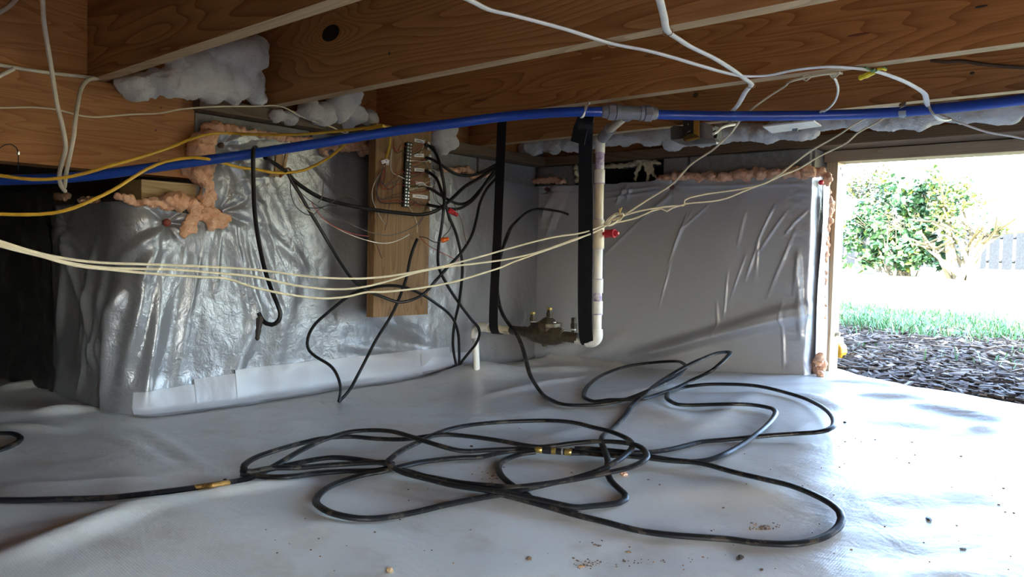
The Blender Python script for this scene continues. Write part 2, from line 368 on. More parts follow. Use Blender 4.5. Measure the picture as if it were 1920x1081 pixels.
for (a, b) in ((-2.2,-1.98),(-1.97,-1.845),(-1.552,-1.448),(-1.438,-.975)):
    mesh_obj('concrete_block', MB().box((a,2.683,.198),(b,2.895,.391)), BLOCK, wb, smooth=False, bevel=.004)
mesh_obj('void_shade', MB().box((-1.84,2.86,.285),(-1.555,2.885,.392)), DARKHOLE, wb, smooth=False)  # black panels put shade into the wall hole, back and left side
mesh_obj('void_shade', MB().box((-1.845,2.70,.285),(-1.832,2.88,.392)), DARKHOLE, wb, smooth=False)
structure('wall_right', MB().box((1.12,-4.3,-.6),(1.3,-.7,.66)).box((1.12,.5,-.6),(1.3,2.9,.66)).box((1.12,-.7,.30),(1.3,.5,.66)).box((1.12,-.7,-.6),(1.3,.5,-.42)), MORTAR, label='block wall to the right of the camera with an added opening for fill light', smooth=False)  # opening added out of view to let fill light in
structure('wall_front', MB().box((-4.7,-4.3,-.6),(1.3,-4.1,.66)), MORTAR, label='block wall behind the camera', smooth=False)
structure('wall_far_left', MB().box((-4.8,-4.3,-.6),(-4.6,1.3,.66)), MORTAR, label='dark block wall at the far left end', smooth=False)
structure('ceiling', MB().box((-4.8,-4.3,.666),(1.3,2.92,.69)), W_SUB, label='plywood subfloor resting on the joists', smooth=False)
SIDING = plain('house_siding', (.55,.53,.48), .7)
structure('wall_upper', MB().box((-4.8,-4.3,.69),(1.3,2.9,3.6)), SIDING, label='house wall above the crawl space', smooth=False)
rf = MB().add([(-5.2,-4.8,3.6),(1.7,-4.8,3.6),(1.7,3.3,3.6),(-5.2,3.3,3.6),(-5.2,-.7,5.0),(1.7,-.7,5.0)], [(3,2,1,0),(0,1,5,4),(2,3,4,5),(0,4,3),(1,2,5)])
structure('roof', rf, plain('roof_shingle', (.08,.075,.07), .9), label='shingle roof of the house above', smooth=False)
# door frame
dr = thing('door_1', 'open crawl space access framed in pale lumber', None, (-.93,2.8,-.4), None, 'structure')
mesh_obj('jamb', MB().box((-.951,2.78,-.43),(-.913,2.87,.351)), W_JAMB, dr, smooth=False, bevel=.002)
mesh_obj('jamb', MB().box((1.04,2.78,-.43),(1.08,2.87,.351)), W_JAMB, dr, smooth=False, bevel=.002)
mesh_obj('header', MB().box((-.962,2.78,.351),(1.10,2.87,.390)), W_HEAD, dr, smooth=False, bevel=.002)
for z in (.325,.305): mesh_obj('nail_hole', MB().box((-.9135,2.80+(.335-z),z),(-.9122,2.803+(.335-z),z+.009)), DARKHOLE, dr, smooth=False)
mesh_obj('latch_screw', MB().lathe((-.913,2.84,-.26),(-.900,2.84,-.26), [(0,.006),(.7,.006),(.71,.009),(1,.009)], 8), STEEL, dr)
# sills, rim boards
t = lambda n, lab, mb, m, bev=.002, org=None: tag(mesh_obj(n, mb, m, None, org, False, bev), lab, None, None, 'structure')
t('trim_1', 'brown sill plate on the back wall over the opening', MB().box((-2.2,2.655,.3925),(1.12,2.80,.4295)), W_SILLX)
t('trim_2', 'weathered sill plate on the left wall behind the pipe', MB().box((-2.30,1.07,.3925),(-2.13,2.655,.4295)), W_SILLY)
t('trim_3', 'rim board above the back wall', MB().box((-2.24,2.70,.431),(1.12,2.74,.665)), W_X, .002)
t('trim_4', 'rim board above the girder at upper left', MB().box((-2.245,-4.1,.431),(-2.203,2.69,.665)), W_Y, .002)
gd = tag(mesh_obj('girder', MB().box((-2.262,-4.1,.196),(-2.172,1.076,.4300)), W_Y, None, (-2.2,1.07,.19), False, .003), 'heavy grained timber girder at left ending in the block wall', 'beam')
for x, y, r in ((243,183,.0035),(302,202,.003),(292,244,.003),(298,300,.003),(10,126,.0025)):
    p = OX(x, y, -2.172); mesh_obj('nail_head', MB().lathe(p-Vector((.002,0,0)), p+Vector((.0015,0,0)), [(0,r),(.8,r),(1,r*.6)], 8), PIN, gd, smooth=False)
tag(mesh_obj('wood_shim', MB().box((-2.33,.93,.1245),(-2.185,1.088,.182)), W_SHIM, None, None, False, .002), 'short pale wood block on the pier under the girder end', 'wood block')
# joists
JY = [(-2.052,-2.014),(-1.57,-1.532),(-1.088,-1.05),(-.606,-.568),(-.126,-.088),(.352,.390),(.795,.832),(1.272,1.310),(1.762,1.800),(2.237,2.274)]
kk = OY(620,62,1.272)
JW = {6: wood('joist_wood_a', 0, LW, (.20,.075,.022), across=11.), 7: wood('joist_wood_b', 0, LW, DW, knot=(kk.x+2.2, kk.y-1.291, kk.z-.4305), across=9., rings=7.), 8: wood('joist_wood_c', 0, (.47,.21,.07), (.27,.10,.03), across=13.), 9: W_X}
JL = {6: 'nearest visible floor joist, crossing the upper left corner', 7: 'floor joist with a large dark knot, second from the camera', 8: 'third visible floor joist, its edge just above the grey pipe tee', 9: 'farthest floor joist, running just behind the blue pipe'}
for k, (a, b) in enumerate(JY):
    x0 = -2.20; me = JW.get(k, W_X)
    o = mesh_obj('floor_joist', MB().box((x0,a,.4305),(1.11,b,.665), 0, 1), [me, W_EDGE], None, (x0,(a+b)/2,.4305), False, .003)
    for kj, x, y, L, hgt, an in ((8,900,188,.030,.0025,.10),(8,1610,65,.026,.003,.12),(8,1840,12,.012,.0025,.1),(9,1304,178,.010,.008,0.),(9,1823,137,.006,.004,0.),(7,730,100,.004,.004,0.)):
        if kj == k:
            p = OY(x, y, a); mesh_obj('dark_knot', MB().ball(p, 1, 2, (L, .0012, hgt)), PIN if L > .015 else bpy.data.materials['bark'], o)
    tag(o, JL.get(k, 'floor joist out of the picture over the camera, %s from the rear wall'%('first second third fourth fifth sixth seventh eighth ninth tenth'.split()[k])), 'joist', 'floor joists of the ceiling')

# ------------------------------------------------------------------ plastic on the left wall (wraps round the pier corner)
PINS_A = [(.992,.064,.020,.16),(1.148,.103,.016,.15),(1.152,.301,.012,.10),(.45,.048,.03,.22)]   # (s = y along the wall, z, depth, reach)
CORN = .885
A_SEGS = [(.99,.04,.90,-.12,.016,.02),(.985,.06,.84,-.06,.014,.018),(.88,-.12,.72,-.34,.024,.022),(.93,-.1,.86,-.40,.018,.02),(.84,-.2,.80,-.46,.020,.016),(.97,-.06,.93,-.44,.012,.014),(.66,-.2,.62,-.45,.02,.018),(.50,.03,.60,-.2,.018,.016),(.47,.03,.70,-.06,.012,.014),(1.19,.07,1.24,-.22,.005,.006),(1.21,.06,1.28,-.20,.005,.006),(1.24,.05,1.33,-.20,.005,.006),(1.27,.05,1.37,-.19,.004,.006),(1.31,.03,1.42,-.17,.004,.006),(1.15,.06,1.13,-.16,.005,.006),(1.10,.04,1.05,-.2,.005,.006),(1.04,.0,1.02,-.1,.004,.005),(1.18,.16,1.30,.13,.004,.006),(1.19,.20,1.30,.22,.004,.006),(1.19,.24,1.26,.30,.004,.006),(1.0,-.05,.93,-.42,.018,.025),(1.08,.03,1.02,-.40,.010,.02),(.95,.05,.90,-.3,.012,.02),(1.16,.09,1.30,-.25,.010,.02),(1.2,.12,1.5,-.1,.008,.018),(1.17,.3,1.32,.05,.010,.016),(1.25,.3,1.42,.0,.006,.02),(1.42,-.02,1.32,-.42,.010,.03),
          (1.3,-.15,1.18,-.43,.012,.025),(1.65,-.2,2.05,-.36,.014,.03),(1.6,-.33,2.05,-.40,.010,.02),(1.22,.08,1.26,-.2,.006,.012),(1.30,.08,1.36,-.16,.006,.012),(1.38,.04,1.47,-.12,.006,.012),(1.12,.09,1.14,-.12,.007,.014),(1.45,.28,1.62,.12,.004,.01),
          (.80,-.02,.66,-.40,.02,.02),(.70,.0,.58,-.36,.018,.02),(.86,-.1,.80,-.44,.025,.025),(.62,-.08,.72,-.42,.014,.015),(.52,.02,.40,-.3,.02,.02),(.48,.05,.56,-.1,.015,.02),(.76,-.15,.74,-.44,.014,.012)]
def wa_disp(s, z):
    d = .007*fbm(s*5.5, z*2.3, 21, 3)+.0018*fbm(s*24, z*14, 31, 4)+.0016*np.abs(fbm(s*17+z*4, z*5, 37, 3))
    d = d + .006*np.clip(fbm(s*9.+.8*z, z*1.1, 41, 2), -.2, 1)*sst(-.05, -.3, z)
    for i, (ps, pz, dep, rch) in enumerate(PINS_A):
        r = np.hypot(s-ps, z-pz); th = np.arctan2(z-pz, s-ps)
        d = d + .010*np.exp(-r/rch*1.6)*sst(0, .03, r)*np.abs(np.sin(th*(3.5+i*.5)+i+.4*np.sin(r*30)))*1.2 - dep*np.exp(-(r/.035)**2)
    d = d + seg_ridge(s, z, A_SEGS)*.8
    return np.maximum(d, -.016) + .012 + .02*sst(-.36, -.47, z)
def wa_pos(s, z, off=0.):
    """s >= CORN: along the wall face (y = s); s < CORN: round the corner, along the pier end towards -x"""
    d = wa_disp(s, z)+off; rr = .075
    ph = (1-np.clip((s-CORN+rr)/(2*rr), 0, 1))*math.pi/2
    nx, ny = np.cos(ph), -np.sin(ph); ins_ = np.abs(s-CORN) < rr
    bx = np.where(ins_, XA-rr+rr*nx, np.where(s > CORN, XA, XA-(CORN-s)))
    by = np.where(ins_, CORN+rr+rr*ny, np.where(s > CORN, s, CORN))
    return np.stack([bx+nx*d, by+ny*d, z+0*s], -1)
sv = np.concatenate([np.linspace(.36,.7,60), np.linspace(.705,2.66,440)]); tv = np.linspace(0, 1, 180)
top = np.interp(sv, [.30,.80,.90,1.02,1.085,1.105,1.17,1.27,1.45,1.62,1.75,2.66], [.115,.115,.118,.095,.085,.34,.352,.366,.335,.318,.312,.300])+.006*vn(sv*25, sv*0, 9)
Sg, Tg = np.meshgrid(sv, tv, indexing='ij'); Zg = -.50+(top[:,None]+.50)*Tg
tag(grid_obj('plastic_sheet', wa_pos(Sg, Zg), PL_A), 'shiny silver grey plastic sheet creased over the left wall and pier', 'plastic sheet', 'wall sheets')
# far left sheet: its black colour stands in for plastic lying unlit
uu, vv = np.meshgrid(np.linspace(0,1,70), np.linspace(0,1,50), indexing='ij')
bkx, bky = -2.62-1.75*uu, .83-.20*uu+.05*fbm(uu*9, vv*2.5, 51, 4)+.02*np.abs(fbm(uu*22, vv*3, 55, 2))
tag(grid_obj('plastic_sheet', np.stack([bkx+.02*vv, bky, -.5+.66*vv], -1), PL_K), 'sheet coloured black in place of unlit plastic at far left', 'plastic sheet', 'wall sheets')
# ------------------------------------------------------------------ plastic on the back wall (wraps round its right end)
def bseg(l):
    out = []
    for (a, b, c, d, amp, wd) in l:
        p, q = OY(a, b, YB), OY(c, d, YB); out.append((p.x, p.z, q.x, q.z, amp, wd))
    return out
B_SEGS = bseg([(1190,668,1512,574,.026,.020),(1230,664,1512,588,.020,.014),(1370,620,1505,600,.004,.02),(1135,480,1210,408,.004,.005),(1210,408,1262,365,.005,.008),(1237,580,1262,490,.0035,.0035),(1256,495,1292,400,.004,.004),(1270,440,1330,385,.003,.004),(1262,470,1300,395,.0025,.0035),
  (1358,605,1368,505,.003,.0035),(1370,565,1400,480,.003,.0035),(1400,525,1425,455,.004,.004),(1420,460,1455,385,.004,.004),(1424,475,1475,400,.004,.004),(1475,440,1512,395,.004,.004),(1420,520,1425,450,.003,.005),(1385,460,1400,400,.003,.006),(1470,560,1472,690,.003,.005),(1345,560,1350,640,.003,.006),
  (1160,380,1178,350,.006,.008),(1180,375,1188,350,.005,.006),(1020,410,1050,365,.010,.015),(1030,440,1062,372,.010,.012),(1000,365,1085,362,.003,.004),(1130,362,1240,350,.004,.005),(1130,374,1240,358,.004,.005),(1270,350,1520,345,.003,.006),
  (1090,680,1180,620,.010,.03),(1010,660,1090,640,.012,.03),(1440,560,1500,420,.003,.006),(1490,560,1500,470,.004,.006),(1500,640,1498,470,.006,.008)])
def wb_disp(s, z):
    d = .012*fbm(s*3.0, z*2.6, 61, 3)+.0022*fbm(s*16+z*7, z*13, 71, 3)+1.9*seg_ridge(s, z, B_SEGS)+.004*np.abs(fbm(s*7-z*3, z*2., 75, 2))
    d = d + .004*np.exp(-((s+1.0)/.05)**2)*fbm(s*40, z*60, 81, 2)
    for (ps, pz) in ((-2.325,.288),(-2.112,.288),(-1.492,.276)):
        r = np.hypot(s-ps, z-pz); th = np.arctan2(z-pz, s-ps); d = d+.006*np.exp(-r/.07)*sst(0,.02,r)*np.abs(np.sin(3*th+1))-.008*np.exp(-(r/.02)**2)
    return np.maximum(d, -.016)+.010+.02*sst(-.34, -.45, z)
def wb_pos(s, z, off=0.):
    d = wb_disp(s, z)+off; rr = .045; q = sst(XE-rr, XE+rr, s); ang = q*math.pi/2
    nx, ny = np.sin(ang), -np.cos(ang)
    return np.stack([np.minimum(s, XE)+nx*d, YB+np.clip(s-XE, 0, None)+ny*d, z+0*s], -1)
sv2 = np.linspace(-2.25, -.865, 430); top2 = np.interp(sv2, [-2.25,-1.86,-1.84,-1.57,-1.55,-1.3,-1.0,-.865], [.305,.300,.298,.302,.312,.318,.315,.30])+.004*vn(sv2*25, sv2*0, 19)
Sg, Tg = np.meshgrid(sv2, np.linspace(0,1,230), indexing='ij'); Zg = -.50+(top2[:,None]+.50)*Tg
tag(grid_obj('plastic_sheet', wb_pos(Sg, Zg), PL_B), 'dull grey plastic sheet pulled over the back wall beside the opening', 'plastic sheet', 'wall sheets')
# ------------------------------------------------------------------ white seam tape along the foot of the left wall
def tape_strip(label, s0, s1, z0, z1, out=.045, posf=wa_pos, lift=.003, n=40):
    s = np.linspace(s0, s1, n); rows = []
    zt = np.interp(s, [s0, s1], [z0, z1])+.003*vn(s*30, s*0, 5)
    for k in range(9): rows.append(posf(s, zt+(np.full_like(s, -.455)-zt)*k/8., lift+.002))
    b = rows[-1]
    for k in range(1, 6):
        x = b[:,0]+out*k/5.*(1+.25*vn(s*7, s*0, 8)); rows.append(np.stack([x, b[:,1], np.maximum(zf(x, b[:,1])+.004, -.5)], -1))
    return tag(grid_obj('seam_tape', np.stack(rows, 1), TAPE), label, 'tape', 'white seam tape at the wall foot')
tape_strip('low white tape at the wall foot next to the pier corner', .90, 1.075, -.408, -.402)
tape_strip('middle length of white tape stepping up along the wall foot', 1.065, 1.20, -.388, -.382, lift=.005)
tape_strip('long white tape along the wall foot under the terminal board', 1.19, 2.10, -.372, -.372, lift=.007)
# folded tape flap beside the buried pipe
fl = []
for i in range(14):
    u = i/13.; row = []
    for j in range(10):
        v = j/9.; fx_, fy_ = 790+105*u, 700-18*u+(v*-38*(1-.4*u)); p = FL(fx_, fy_, .004+.03*v*math.sin(u*2.6)+.008*math.sin(u*9+v*3))
        if p.x < -2.135: p = OX(fx_, fy_, -2.135)
        row.append(tuple(p))
    fl.append(row)
tag(grid_obj('seam_tape', np.array(fl), TAPE), 'crumpled white tape flap curling up beside the buried cables', 'tape', 'white seam tape at the wall foot')
def b_tape(label, px, wdt, posoff=.004):
    pts = np.array([OY(x, y, YB)[:] for x, y in px]); rows = []
    n = 30; tt = np.linspace(0, len(pts)-1, n); xs = np.interp(tt, range(len(pts)), pts[:,0]); zs = np.interp(tt, range(len(pts)), pts[:,2])
    for k in (-1,-.5,0,.5,1): rows.append(wb_pos(xs+k*wdt/2, zs, posoff))
    return tag(grid_obj('seam_tape', np.stack(rows,1), TAPE_G), label, 'tape')
TAPE_G = plastic('clear_tape', (.50,.50,.52), .28, 60., .00002, 14., .001)
b_tape('vertical grey tape strip on the back wall beside the black strap', [(952,335),(943,470),(932,600)], .035)
b_tape('slanted grey tape patch holding the black cable on the back wall', [(1062,350),(1043,395),(1032,430)], .085, .006)
# translucent flap at the right end of the back wall sheet
fl = []
for i in range(30):
    z = .262-.63*i/29.; row = []
    for j in range(10):
        v = j/9.; wd = .030+.055*min(1., i/16.)
        row.append((XE+.030+.004*math.sin(i*.23+v*2.5)+.010*v, YB+.040+wd*v+.003*math.sin(i*.35), z+.02*v))
    fl.append(row)
tag(grid_obj('plastic_flap', np.array(fl), plastic('white_flap_plastic', (.74,.76,.80), .3, 50., .00004, 12., .003)), 'bright white plastic flap folded over the wall end by the opening', 'plastic flap')
# ------------------------------------------------------------------ blue water pipe under the joists
BP = [PD(-90,338,1.95),PD(20,337,1.95),PD(150,331,1.97),PD(350,305,2.02),PD(480,287,2.06),PD(600,268,2.08),PD(730,247,2.10),PD(850,231,2.10),PD(960,217,2.10),OZ(1095,209,.388),OZ(1180,211,.390),OZ(1250,215,.391),OZ(1440,217,.389),OZ(1640,212.5,.391),OZ(1800,200,.392),OZ(1920,186,.393),OZ(2060,168,.393)]
cable('water_pipe', 'long blue water pipe running across under the joists', BP, .0134, BLUE, 'pipe', n=16, step=.03, ext=(1.1,1.2))
bp = lambda i: Vector(BP[i])
ax = (bp(11)-bp(9)).normalized(); tc_ = bp(10)
sx = lambda a: tc_+ax*a
tee = thing('pipe_tee', 'grey plastic compression tee joining the blue pipe to the white riser', 'pipe fitting', tuple(tc_))
mesh_obj('tee_body', MB().lathe(sx(-.040), sx(.040), [(0,.017),(.02,.021),(.14,.021),(.15,.0185),(.85,.0185),(.86,.021),(.98,.021),(1,.017)], 18), GREY, tee)
for sg in (-1, 1):
    mesh_obj('hex_nut', MB().lathe(sx(sg*.040), sx(sg*.062), [(0,.020),(.06,.0235),(.94,.0235),(1,.020)], 6), GREY, tee, smooth=False, bevel=.0015)
    mesh_obj('collar', MB().lathe(sx(sg*.062), sx(sg*.078), [(0,.018),(.85,.0165),(1,.014)], 14), GREY, tee)
YR = 2.03
ptop = OY(1126,262,YR); pelb = OY(1143,243,YR-.045)
dn = (pelb-tc_).normalized()
mesh_obj('branch', MB().lathe(tc_+dn*.005, tc_+dn*.040, [(0,.016),(.5,.019),(.9,.019),(1,.016)], 16), GREY, tee)
# ------------------------------------------------------------------ white riser
def RY(x, y): return OY(x, y, YR)
rz = thing('pvc_riser', 'white plastic riser pipe with purple primer rings right of the black strap', 'pipe', tuple(RY(1119,640)))
mesh_obj('slant_pipe', MB().lathe(tc_+dn*.035, pelb, [(0,.0125),(1,.0125)], 14), PVCY, rz)
mesh_obj('grey_elbow', MB().tube(spline([tc_+dn*((pelb-tc_).length-.022), pelb+dn*.004, pelb.lerp(ptop,.45), pelb.lerp(ptop,.8)], .006), .0178, n=16), GREY, rz)
xr = lambda y: 1125.5-(y-262)*.0165
def rseg(name, y0, y1, r, m, e=.0): 
    a, b = RY(xr(y0), y0), RY(xr(y1), y1); mesh_obj(name, MB().lathe(a, b, [(0,r-.001),(.03,r),(.97,r),(1,r-.001)], 18), m, rz)
rseg('coupling', 258, 287, .0160, PVC); rseg('pipe_length', 287, 318, .0142, PURP); rseg('coupling', 318, 344, .0172, PVC)
rseg('pipe_length', 344, 412, .0142, PVCY); rseg('coupling', 412, 466, .0182, PVCY); rseg('pipe_length', 466, 524, .0142, PVC)
rseg('coupling', 524, 549, .0172, PVC); rseg('pipe_length', 549, 564, .0140, PURP); rseg('coupling', 564, 589, .0172, PVC); rseg('pipe_length', 589, 620, .0142, PVC)
for y, r in ((287,.0162),(343.5,.0175),(411.5,.0150),(466,.0172),(523,.0174),(588.5,.0174),(618.5,.0178)): rseg('primer_ring', y-1.2, y+1.2, r, PURP)
eb = spline([RY(xr(617),617), RY(xr(630),632), RY(1113,639.5), RY(1101,640)], .004)
mesh_obj('elbow', MB().tube(eb, .0182, n=16), PVC, rz)
mesh_obj('pipe_length', MB().lathe(RY(1103,640), RY(1080,636), [(0,.0142),(1,.0142)], 14), PVC, rz)
dv = thing('drain_plug', 'small red plastic plug valve sticking out of the white riser', 'valve', tuple(RY(1130,437)))
a, b_ = RY(1127,438), RY(1160,437)
mesh_obj('plug_body', MB().lathe(a, b_, [(0,.006),(.25,.006),(.3,.0085),(.38,.0085),(.4,.0125),(.62,.0125),(.64,.014),(.78,.014),(.8,.010),(.9,.009),(1,.004)], 12), REDP, dv)
mesh_obj('plug_tab', MB().obox(a.lerp(b_,.3), (1,0,0),(0,1,0),(0,0,1), .006,.004,.013), REDP, dv, smooth=False, bevel=.001)
# left leg of the assembly
ld = thing('pvc_drop', 'white pipe drop leg and elbow entering the ground sheet at the wall corner', 'pipe', tuple(FL(893,690,0)))
mesh_obj('pipe_length', MB().lathe(RY(962,620), RY(907,613), [(0,.0142),(1,.0142)], 16), PVCY, ld)
mesh_obj('elbow', MB().tube(spline([RY(918,614), RY(905,612.5), RY(894,616), RY(890.5,628), RY(891,634)], .004), .0172, n=16), PVC, ld)
mesh_obj('pipe_length', MB().lathe(RY(891,630), RY(894,700), [(0,.0125),(1,.0125)], 16), PVC, ld)
mesh_obj('primer_ring', MB().lathe(RY(891,632), RY(891.1,636), [(0,.0150),(1,.0140)], 16), PURP, ld)
for (x0,y0,x1) in ((942,620.6,956),(944,623.2,952),(907,618,912)):
    mesh_obj('print_line', MB().tube([OY(x0,y0,YR-.0148), OY(x1,y0+.13*(x1-x0),YR-.0148)], .0007, n=4), INK, ld)
# backflow valve
bv = thing('backflow_valve', 'dark brass backflow valve with three upright test cocks between the straps', 'valve', tuple(RY(1020,640)))
def vseg(name, x0, x1, prof, m=BRASS, n=16):
    ya = lambda x: 618.5+(x-960)*.122; mesh_obj(name, MB().lathe(RY(x0, ya(x0)), RY(x1, ya(x1)), prof, n), m, bv)
vseg('inlet_nipple', 958, 986, [(0,.0145),(.05,.0165),(.8,.0165),(.85,.019),(1,.019)])
vseg('hex_union', 984, 994, [(0,.0185),(1,.0185)], n=6)
vseg('valve_body', 992, 1058, [(0,.019),(.06,.027),(.22,.033),(.5,.036),(.78,.033),(.92,.025),(1,.021)], n=20)
vseg('hex_union', 1046, 1056, [(0,.0265),(1,.0265)], n=6)
vseg('outlet_nipple', 1055, 1085, [(0,.018),(.85,.018),(.9,.016),(1,.016)])
pc = RY(1028,612); Zu = Vector((0,0,1))
mesh_obj('bonnet', MB().lathe(pc-Zu*.014, pc+Zu*.032, [(0,.036),(.30,.038),(.31,.046),(.60,.046),(.62,.036),(.78,.026),(.9,.020),(1,.012)], 10), BRASS, bv, smooth=False, bevel=.0015)
mesh_obj('drain_boss', MB().lathe(RY(1021,636), RY(1021,649), [(0,.012),(.5,.012),(.55,.0095),(.9,.009),(1,.006)], 8), BRASS, bv, smooth=False)
for (x, yb, yt) in ((999,608,585),(1030.5,601,577),(1076,625,596)):
    p, q = RY(x, yb+6), RY(x, yt); cap_ = mesh_obj('test_cock', MB().lathe(p, q, [(0,.0085),(.34,.0085),(.36,.006),(.42,.006),(.44,.0105),(.70,.0115),(.72,.009),(1,.008)], 8), BRASS, bv, smooth=False)
    mesh_obj('cock_tip', MB().lathe(p.lerp(q,.86), p.lerp(q,1.03), [(0,.0078),(.15,.0088),(.9,.0088),(1,.006)], 8), BRASSY if x < 1050 else BRASS, bv, smooth=False)
    mesh_obj('white_seal', MB().lathe(p.lerp(q,.35), p.lerp(q,.42), [(0,.0070),(1,.0070)], 10), PVC, bv)
for (x, y) in ((1005,603.5),(1040,604)): mesh_obj('bonnet_bolt', MB().obox(OY(x,y,YR-.022), (1,0,0),(0,1,0),(0,0,1), .004,.003,.0014), PVC, bv, smooth=False)
# ------------------------------------------------------------------ black web straps
def ribbon(name, label, pts, wds, side, cat='strap', grp=None, mat=STRAP, th=.0016):
    pts = [Vector(p) for p in pts]; P = spline(pts, .01); n = len(P)
    ws = np.interp(np.linspace(0, len(pts)-1, n), range(len(pts)), wds); mb = MB(); s_ = Vector(side).normalized(); vs = []
    for i, p in enumerate(P):
        t_ = (P[min(i+1,n-1)]-P[max(i-1,0)]).normalized(); u = (s_-t_*s_.dot(t_)).normalized(); nn = t_.cross(u)
        for a, b_ in ((-1,-1),(1,-1),(1,1),(-1,1)): vs.append(p+u*a*ws[i]/2+nn*b_*th)
    fs = [(i*4+k, i*4+(k+1)%4, i*4+4+(k+1)%4, i*4+4+k) for i in range(n-1) for k in range(4)]+[(3,2,1,0),tuple(range((n-1)*4,n*4))]
    mb.add(vs, fs); o = mesh_obj(name, mb, mat); return tag(o, label, cat, grp)
q0, q1 = OY(941,226,YR-.021), OY(926,617,YR-.021)
ribbon('hanging_strap', 'left black strap hanging down the wall corner to the white pipe', [q0+Vector((0,0,.10)), q0, q0.lerp(q1,.5), q1, q1+Vector((0,.010,-.014)), q1+Vector((0,.030,-.016)), q1+Vector((0,.040,.0)), q1+Vector((0,.041,.012))], [.036]*2+[.035,.034]+[.034]*4, (1,.25,0))
b0 = Vector(BP[9])
q0, q1 = OY(1098,256,1.80), OY(1099,634,YR-.023)
ribbon('hanging_strap', 'right black strap hanging from the blue pipe to the brass valve', [b0+Vector((.0,.026,.012)), b0+Vector((.0,.022,.004)), b0+Vector((.0,.018,-.006)), b0+Vector((.0,.012,-.024)), q0, q0.lerp(q1,.3), q1, q1+Vector((0,.012,-.021)), q1+Vector((0,.034,-.021)), q1+Vector((0,.046,.0)), q1+Vector((0,.046,.014))], [.040,.042,.042,.042,.047,.047,.048,.048,.048,.047,.047], (1,.2,0))
a0 = b0+Vector((-.004,.006,-.017))
ribbon('strap_tail', 'short loose black strap tail folded over below the blue pipe', [a0, OY(1088,243,1.755), OY(1083,268,1.765)], [.036,.038,.046], (1,.1,-.05))
# pipe hangers
hz = thing('pipe_hanger', 'white plastic loop hanging the blue pipe by the third joist', 'hanger', tuple(b0+Vector((0,0,-.016))))
c0 = Vector(BP[9]); hook = [OZ(1103,193,.428), OZ(1100,197,.415)]+[c0+ax*.006+Vector((0,0,1))*.0165*math.cos(a_)+ax.cross(Vector((0,0,1))).normalized()*.0165*math.sin(a_)+ax*(-.012*(a_/math.pi)) for a_ in np.linspace(.5, math.pi*1.05, 7)]
mesh_obj('loop', MB().tube(spline(hook,.006), .002, n=6, flat=(.0045,.0016), up=(0,0,1)), PVC, hz); mesh_obj('knot', MB().ball(OZ(1104,193,.427), .005, 1), PVC, hz)
c1 = OZ(1693,209,.391); g = thing('pipe_hanger', 'grey sheet metal clip around the blue pipe near the opening', 'hanger', tuple(c1-Vector((0,0,.02))))
dxp = (Vector(BP[13])-Vector(BP[14])).normalized(); nyp = dxp.cross(Vector((0,0,1))).normalized(); arc = [c1+nyp*.0155*math.sin(a_)+Vector((0,0,.0155*math.cos(a_))) for a_ in np.linspace(-.7, math.pi*2-1.6, 16)]
arc = [OZ(1692,192,.428)]+arc
mesh_obj('band', MB().tube(spline(arc,.006), .001, n=6, flat=(.010,.001), up=tuple(nyp)), GALV, g)
sh = [v for v in arc]
# ------------------------------------------------------------------ open junction box with receptacle
ob_ = thing('junction_box', 'open metal junction box with a black receptacle below the blue pipe', 'junction box', tuple(OY(1300,268,2.15)))
def plate(name, px, Y0, th, m, bev=.0012, Ys=None):
    pts = [OY(x, y, (Ys[i] if Ys else Y0)) for i, (x, y) in enumerate(px)]; k = len(pts); d = Vector((0,th,0))
    mesh_obj(name, MB().add(pts+[p+d for p in pts], [tuple(range(k-1,-1,-1)), tuple(range(k,2*k))]+[(i,(i+1)%k,(i+1)%k+k,i+k) for i in range(k)]), m, ob_, None, False, bev)
GALVD = plain('dull_grey_steel', (.10,.105,.10), .6, .3)
plate('box_shell', [(1257,262),(1257,238),(1280,236),(1312,231),(1340,236),(1343,266),(1290,270),(1275,268)], 2.185, .045, GALV)
plate('side_flap', [(1257,240),(1263,235),(1280,236),(1281,259),(1258,261)], 2.165, .010, GALVD)
plate('base_flange', [(1257,262),(1282,259),(1312,257),(1343,265),(1343,269),(1305,270.5),(1286,272.5),(1272,269)], 2.15, .030, GALV)
plate('cover_wing', [(1311,232),(1320,229),(1336,238),(1338,258),(1343,266),(1318,259),(1312,257)], 2.150, .030, GALV, .0012, [2.150,2.15,2.155,2.155,2.15,2.145,2.145])
plate('receptacle_face', [(1280,222),(1301,222),(1301,250),(1282,254)], 2.135, .040, plain('receptacle_black', (.015,.015,.014), .45))
plate('yoke_strap', [(1300,222),(1310,222),(1310.5,255),(1303,255),(1300,250)], 2.128, .006, BRASSY)
plate('yoke_lip', [(1281,254.5),(1302,250.5),(1311,256),(1312,260),(1287,266),(1281,263)], 2.125, .006, plain('yoke_dark_brass', (.16,.12,.05), .4, .7))
plate('yoke_tab', [(1285,262),(1309,256.5),(1311.5,258.5),(1288,266)], 2.118, .005, BRASSY)
for (x, y) in ((1290,233),(1293,245.5),(1290,247)): mesh_obj('terminal_screw', MB().ball(OY(x,y,2.134), .0022, 1), SCREW, ob_)
plate('knockout', [(1336,246),(1341,243),(1344,252),(1343,258),(1338,259)], 2.150, .006, DARKHOLE)
